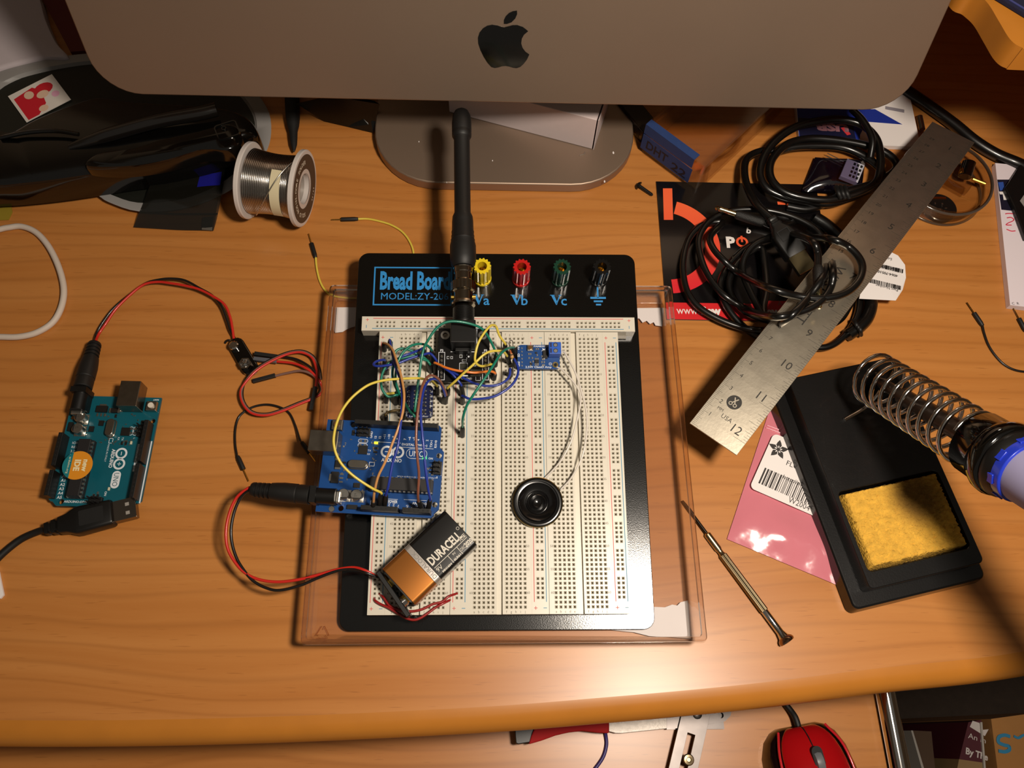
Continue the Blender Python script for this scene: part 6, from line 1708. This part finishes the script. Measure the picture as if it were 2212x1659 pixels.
while x < 46:
    w_ = rn.choice((.35, .35, .7, 1.05)); y0 = 4.0; sh_k = i_.x / Hl
    t.add([(x + sh_k * y0, y0, .3), (x + w_ + sh_k * y0, y0, .3), (x + w_ + sh_k * 15, 15, .3), (x + sh_k * 15, 15, .3)], [(0, 1, 2, 3)]); x += w_ + rn.choice((.35, .5, .8))
lp = lambda u, v: FL2.inverted() @ at(u, v, 4)
q = lp(1698, 1004); t.text('FLO', q.x, q.y, .3, 3.2); q = lp(1691, 1033); t.text('http://ada', q.x, q.y, .3, 2.6, width=14); q = lp(1702, 1084); t.text('W2004', q.x, q.y, .3, 3.6, width=13)
sp_ = FL2.inverted() @ at(1680, 972, 2.9)
for k in range(5):
    a = math.radians(90 + 72 * k + 8)
    u_ = Vector((math.cos(a), math.sin(a), 0)); v_ = Vector((-u_.y, u_.x, 0)); c0 = Vector((sp_.x, sp_.y, .3))
    t.add([c0 + u_ * 1.0 - v_ * .5, c0 + u_ * 2.8 - v_ * 1.75, c0 + u_ * 4.6 - v_ * 1.1, c0 + u_ * 6.4, c0 + u_ * 4.6 + v_ * 1.1, c0 + u_ * 2.8 + v_ * 1.75, c0 + u_ * 1.0 + v_ * .5], [tuple(range(7))])
t.flat([(sp_.x + 1.3 * math.cos(a), sp_.y + 1.3 * math.sin(a)) for a in [i * .6 for i in range(10)]], .3)
part(st_, 'sticker_print', t, mat('sticker_ink', '2a2422', .6), sm=0)
t = MB(FL2)
for k in range(5):
    a = math.radians(90 + 72 * k + 8)
    t.flat([(sp_.x + math.cos(a) * 1.7 + .75 * math.cos(q) * math.cos(a) - .35 * math.sin(q) * math.sin(a), sp_.y + math.sin(a) * 1.7 + .75 * math.cos(q) * math.sin(a) + .35 * math.sin(q) * math.cos(a)) for q in [i * .63 for i in range(10)]], .36)
part(st_, 'flower_petals', t, M_white, sm=0)

# ================================================================ screwdriver
d0, d1 = at(1474, 1082, 1.6), at(1690, 1372, 3.2)
Md_ = T(*d0) @ (d1 - d0).normalized().to_track_quat('Z', 'Y').to_matrix().to_4x4(); Ld = (d1 - d0).length
sd_ = thing('screwdriver', 'slim knurled metal precision screwdriver, its tip beside the clear tray', 'screwdriver', T(*at(1600, 1250, 0)))
qq = lambda v: Ld * (v - 1082) / (1372 - 1082)
b = MB(Md_); b.lathe([(.7, 0), (1.0, 3), (1.0, qq(1160))], 12); part(sd_, 'blade', b, mat('dark_steel', '3a332d', .3, .9))
b = MB(Md_); b.lathe([(1.2, qq(1155)), (2.1, qq(1158)), (2.1, qq(1190)), (1.6, qq(1194)), (1.6, qq(1200)), (2.3, qq(1204))], 20); part(sd_, 'ferrule', b, mat('warm_nickel', 'b5a583', .25, 1.0), sm=30)
b = MB(Md_); nk = 40
b.loft([[Vector(((2.3 + .16 * (i % 2)) * math.cos(2 * PI * i / nk), (2.3 + .16 * (i % 2)) * math.sin(2 * PI * i / nk), zz)) for i in range(nk)] for zz in (qq(1204), qq(1322))]); part(sd_, 'knurled_grip', b, mat('warm_nickel', 'b5a583', .25, 1.0), sm=15)
b = MB(Md_); b.lathe([(2.3, qq(1322)), (2.1, qq(1324)), (2.1, qq(1366)), (2.6, qq(1372)), (3.0, qq(1376))], 20); part(sd_, 'smooth_neck', b, M_chrome, sm=30)
b = MB(Md_); b.lathe([(2.4, qq(1374)), (4.2, qq(1379)), (4.7, qq(1383)), (4.3, qq(1386)), (2.2, qq(1387)), (1.0, qq(1386.5))], 28); part(sd_, 'swivel_cap', b, mat('cap_bronze', '9a7d68', .2, 1.0), sm=35)

# ================================================================ things on the pull-out tray
kz = ZT + 8
kn = thing('red_handled_tool', 'red handled tool with a worn bright blade, half under the desk edge', 'knife', T(*at(1250, 1585, ZT)))
def strip(px, z0, z1, m, nm, par, **k):
    P = [at(u, v, z1) for u, v in px]; b = MB(); b.prism([(p.x, p.y) for p in P], z0, z1); return part(par, nm, b, m, **k)
strip([(1111, 1560), (1112, 1583), (1114, 1606), (1120, 1608), (1145, 1604), (1150, 1585), (1160, 1560)], ZT + .5, ZT + 14, M_black, 'end_cap', kn, sm=0, bevel=.6)
strip([(1142, 1608), (1147, 1590), (1160, 1562), (1160, 1530), (1316, 1512), (1316, 1584), (1295, 1583), (1260, 1579), (1230, 1582), (1200, 1589), (1170, 1600)], ZT + .5, ZT + 14.5, mat('tool_red', 'a01e20', .7, spec=.15), 'handle', kn, sm=0, bevel=.9)
strip([(1315, 1512), (1315, 1580), (1330, 1584), (1345, 1584), (1470, 1571), (1480, 1500)], ZT + 3, ZT + 6, mat('worn_metal', 'c4bcb4', .5, .6, noise=(300, .25), bump=(700, .25)), 'blade', kn, sm=0, bevel=.3)
mb_ = thing('metal_bar', 'dark metal slotted bar with a round screw, crossing the worn blade on the pull-out tray', 'metal bar', T(*at(1490, 1600, ZT)))
f0, f1 = at(1475, 1520, ZT + 9), at(1432, 1700, ZT + 9)
FM = frame(f0, f1 - f0); Lm = (f1 - f0).length
hw = (at(1533, 1545, ZT + 9) - at(1474, 1545, ZT + 9)).length / 2
off = at_on(FM, 1503, 1545, 0).y
M_dm = mat('gunmetal', '55504e', .32, .9, noise=(120, .2))
xs0, xs1 = at_on(FM, 1495, 1586, 0).x, at_on(FM, 1470, 1660, 0).x
yc = off
b = MB(FM); b.ring([(0, yc - hw), (Lm, yc - hw), (Lm, yc + hw), (0, yc + hw)], [(xs0, yc - hw * .28), (xs1, yc - hw * .28), (xs1, yc + hw * .28), (xs0, yc + hw * .28)], -1.5, 0); part(mb_, 'slotted_arm', b, M_dm, sm=0, bevel=.2)
sp_ = at_on(FM, 1486, 1641, 0); b = MB(FM); b.lathe([(3.4, 0), (3.6, 2), (3.0, 2.8), (1.6, 3.0), (1.2, 2.4)], 22, T(sp_.x, sp_.y, 0)); part(mb_, 'locking_screw', b, mat('screw_bronze', '8a7a60', .3, 1.0), sm=35)
sp_ = at_on(FM, 1506, 1543, 0); b = MB(FM); b.lathe([(3, 0), (3, 1), (2, 1.4)], 20, T(sp_.x, sp_.y, 0)); part(mb_, 'pivot_rivet', b, M_dm)
pa = at(1536, 1548, ZT + 6); 
b = MB(); P = [at(u, v, ZT + 6) for u, v in ((1440, 1520), (1440, 1576), (1545, 1562), (1566, 1558), (1578, 1546), (1580, 1530), (1560, 1500))]
hp = at(1557, 1545, ZT + 6)
holed(b, [(p.x, p.y) for p in P], [ngon_pts(16, 1.9, 0, hp.x, hp.y)], ZT + 5, ZT + 6.4); part(mb_, 'cross_arm', b, M_dm, sm=0)
b = MB(); b.box(P[0].x, P[3].x, P[1].y, P[0].y, ZT + .2, ZT + 2.5); part(mb_, 'lower_arm', b, M_dm, sm=0)
single('violet_wire', MB().tube(spline([at(*q) for q in ((1305, 1570, ZT + 4), (1309, 1590, ZT + 2), (1310, 1610, ZT + 1.5), (1303, 1635, ZT + 1.5), (1286, 1660, ZT + 1.5), (1260, 1690, ZT + 1.5))], 7), 1.15, 8), mat('cord_violet', '332a6a', .4), 'thin violet blue cord curving below the red handle on the tray', 'wire', T(*at(1309, 1600, ZT)), sm=80)

# mouse: length axis runs down out of the picture
m0, m1 = at(1741, 1566, ZT + 22), at(1790, 1700, ZT + 30)
fwd = (Vector((m0.x, m0.y, 0)) - Vector((m1.x, m1.y, 0))).normalized()
mw = (at(1856, 1620, ZT + 15) - at(1652, 1620, ZT + 15)).length / 2
FMo = frame((m0.x, m0.y, ZT), fwd * -1)     # x backwards from the nose
mo = thing('computer_mouse', 'glossy red computer mouse with grey wheel and black sides, on the pull-out tray', 'mouse', FMo @ T(50, 0, 0))
def mring(x, k, hgt, n=28, lift=0.6, wide=1.0, off_=0.0, z0=None):
    out = []
    for i in range(n):
        a = 2 * PI * i / n
        y = math.cos(a); zz = math.sin(a)
        yy = mw * k * (abs(y) ** .75) * (1 if y > 0 else -1) * wide
        h = hgt * (max(zz, 0) ** .62) if zz > 0 else 0
        out.append(Vector((x, yy, lift + h)))
    return out
st = [(0, .45, 9), (2, .62, 14), (7, .80, 19), (16, .93, 24), (30, .98, 30), (48, 1.0, 34), (66, .98, 33), (84, .9, 27), (96, .75, 18), (102, .5, 9)]
b = MB(FMo); b.loft([mring(x, k * .97, h * .80) for x, k, h in st]); part(mo, 'side_shell', b, mat('mouse_black', '160b0b', .12, coat=.5), sm=70)
def top(x, k, h, kw):
    ys = [-1 + 2 * i / 16 for i in range(17)]
    return [Vector((x, y * mw * k * kw, .6 + h * (max(0, 1 - abs(y * kw) ** 2.4)) ** .62 + .5)) for y in ys]
b = MB(FMo)
rr = [top(x, k, h, kw) for (x, k, h), kw in zip(st, (.62, .66, .70, .72, .7, .72, .78, .84, .86, .8))]
n = 17
b.add([p for r in rr for p in r], [(i * n + j, i * n + j + 1, (i + 1) * n + j + 1, (i + 1) * n + j) for i in range(len(rr) - 1) for j in range(n - 1)])
o = part(mo, 'top_shell', b, mat('mouse_red', 'a80f14', .22, coat=.8), sm=70)
sd = o.modifiers.new('s', 'SOLIDIFY'); sd.thickness = .0016; sd.offset = -1
ss_ = o.modifiers.new('u', 'SUBSURF'); ss_.levels = 1; ss_.render_levels = 1
b = MB(FMo); b.lathe([(5.5, -2.9), (7.6, -2.2), (8, 0), (7.6, 2.2), (5.5, 2.9)], 28, T(22, 0, 22.6) @ RX(90)); part(mo, 'scroll_wheel', b, mat('wheel_grey', '6a6c70', .4), sm=40)
b = MB(FMo); b.prism(rrect(12.5, 31.5, -3.4, 3.4, 3.3), 20, 28.0); part(mo, 'wheel_slot', b, M_slotd, sm=0)
b = MB(FMo); b.tube([Vector((x, 0, z)) for x, z in ((.5, 10.5), (2, 15.2), (7, 20.3), (13.5, 23.8))], .35, 6); b.tube([Vector((x, 0, z)) for x, z in ((31, 31.3), (40, 33.6), (48, 35.2))], .35, 6); part(mo, 'button_gap', b, M_slotd, sm=80)['kind'] = 'stuff'
b = MB(FMo)
for sg_ in (-1, 1): b.tube(spline([Vector((x, sg_ * mw * k_, z)) for x, k_, z in ((2, .52, 12), (16, .70, 19), (40, .76, 21.5), (60, .78, 20))], 5), .9, 6)
part(mo, 'trim_line', b, mat('trim_red', 'c4242c', .2, coat=.6), sm=80)['kind'] = 'stuff'
b = MB(); b.tube(spline([FMo @ Vector((1, 0, 7)), at(1718, 1550, ZT + 6), at(1708, 1535, ZT + 4), at(1695, 1518, ZT + 3), at(1680, 1490, ZT + 3)], 7), 2.1, 10); part(mo, 'mouse_cord', b, M_rub, sm=80)

# ================================================================ below the desk at the lower right
ZC = -330
cbp = [at(u, v, ZC) for u, v in ((2141, 1553), (2250, 1538), (2262, 1720), (2162, 1720))]
cbo = thing('cardboard_box', 'brown cardboard box marked with blue handwriting, below the desk at lower right', 'box', T(*at(2190, 1640, -740)))
b = MB(); b.prism([(p.x, p.y) for p in cbp], -738, ZC); part(cbo, 'box_body', b, mat('cardboard', 'a5733c', .8, noise=(40, .08)), sm=0)
b = MB(); M5 = frame(at(2160, 1628, ZC + .5), at(2212, 1622, ZC + .5) - at(2160, 1628, ZC + .5))
q = lambda u, v: at(u, v, ZC + .8)
b.tube(spline([q(*p) for p in ((2182, 1591), (2170, 1588), (2158, 1592), (2157, 1603), (2168, 1609), (2179, 1612), (2180, 1620), (2170, 1624), (2157, 1622))], 6), 1.7, 6, flat=.3)
b.tube(spline([q(*p) for p in ((2190, 1590), (2200, 1594), (2212, 1588), (2225, 1592))], 6), 1.2, 6, flat=.3)
part(cbo, 'blue_handwriting', b, mat('marker_blue', '2a7fa8', .6), sm=80)
bk = thing('maroon_book', 'maroon box with white lettering standing between dark boxes below the desk', 'box', T(*at(2095, 1600, -740)))
P = [at(u, v, ZC - 6) for u, v in ((2092, 1560), (2120, 1555), (2128, 1648), (2072, 1640))]
b = MB(); b.prism([(p.x, p.y) for p in P], -738, ZC - 6); part(bk, 'maroon_cover', b, mat('maroon', '4a1420', .5), sm=0)
P2 = [at(u, v, ZC - 6) for u, v in ((2072, 1640), (2128, 1648), (2134, 1720), (2056, 1720))]
b = MB(); b.prism([(p.x, p.y) for p in P2], -738, ZC - 6.2); part(bk, 'tan_panel', b, mat('tan_board', '8a6f48', .7), sm=0)
b = MB(); P3_ = [at(u, v, ZC - 4) for u, v in ((2118, 1560), (2122, 1560), (2134, 1720), (2130, 1720))]; b.prism([(p.x, p.y) for p in P3_], -738, ZC - 4); part(bk, 'white_edge', b, mat('edge_white', 'a8a29a', .6), sm=0)
Ft = frame(at(2086, 1628, ZC - 5.6), at(2124, 1640, ZC - 5.6) - at(2086, 1628, ZC - 5.6))
t = MB(Ft); t.text('By The', 0, 0, 0, 5.4, bold=.03, width=20); q1 = at_on(Ft, 2091, 1594, 0); t.text('An In', q1.x, q1.y, 0, 4.6, width=16); q1 = at_on(Ft, 2095, 1570, 0); t.add([(q1.x, q1.y, 0), (q1.x + 14, q1.y - 4, 0), (q1.x + 17, q1.y + 3, 0), (q1.x + 12, q1.y + 1, 0), (q1.x + 8, q1.y + 6, 0), (q1.x + 2, q1.y + 6, 0)], [tuple(range(6))])
part(bk, 'printed_letters', t, mat('dull_white', 'c9c0bc', .6), sm=0)
P = [at(u, v, ZC - 6) for u, v in ((1950, 1480), (2046, 1480), (2046, 1720), (1950, 1720))]
b = MB(); b.prism([(p.x, p.y) for p in P], -738, ZC - 120); single('black_crate', b, M_blackm, 'black crate in the dark under the desk, left of the maroon box', 'crate', T(P[0].x, P[0].y, -740), sm=0)
P = [at(u, v, ZC - 30) for u, v in ((1968, 1578), (1972, 1578), (2014, 1720), (2008, 1720))]
P4 = [at(u, v, ZC - 31) for u, v in ((1972, 1578), (2012, 1580), (2026, 1720), (2012, 1720))]
o = thing('brown_board', 'brown board with a pale edge leaning in the dark under the desk', 'board', T(*P4[0]))
b = MB(); b.prism([(p.x, p.y) for p in P], ZC - 119, ZC - 30); part(o, 'pale_edge', b, mat('edge_white', 'a8a29a', .6), sm=0)
b = MB(); b.prism([(p.x, p.y) for p in P4], ZC - 119, ZC - 31); part(o, 'board_face', b, mat('board_brown', '4a3420', .7), sm=0)
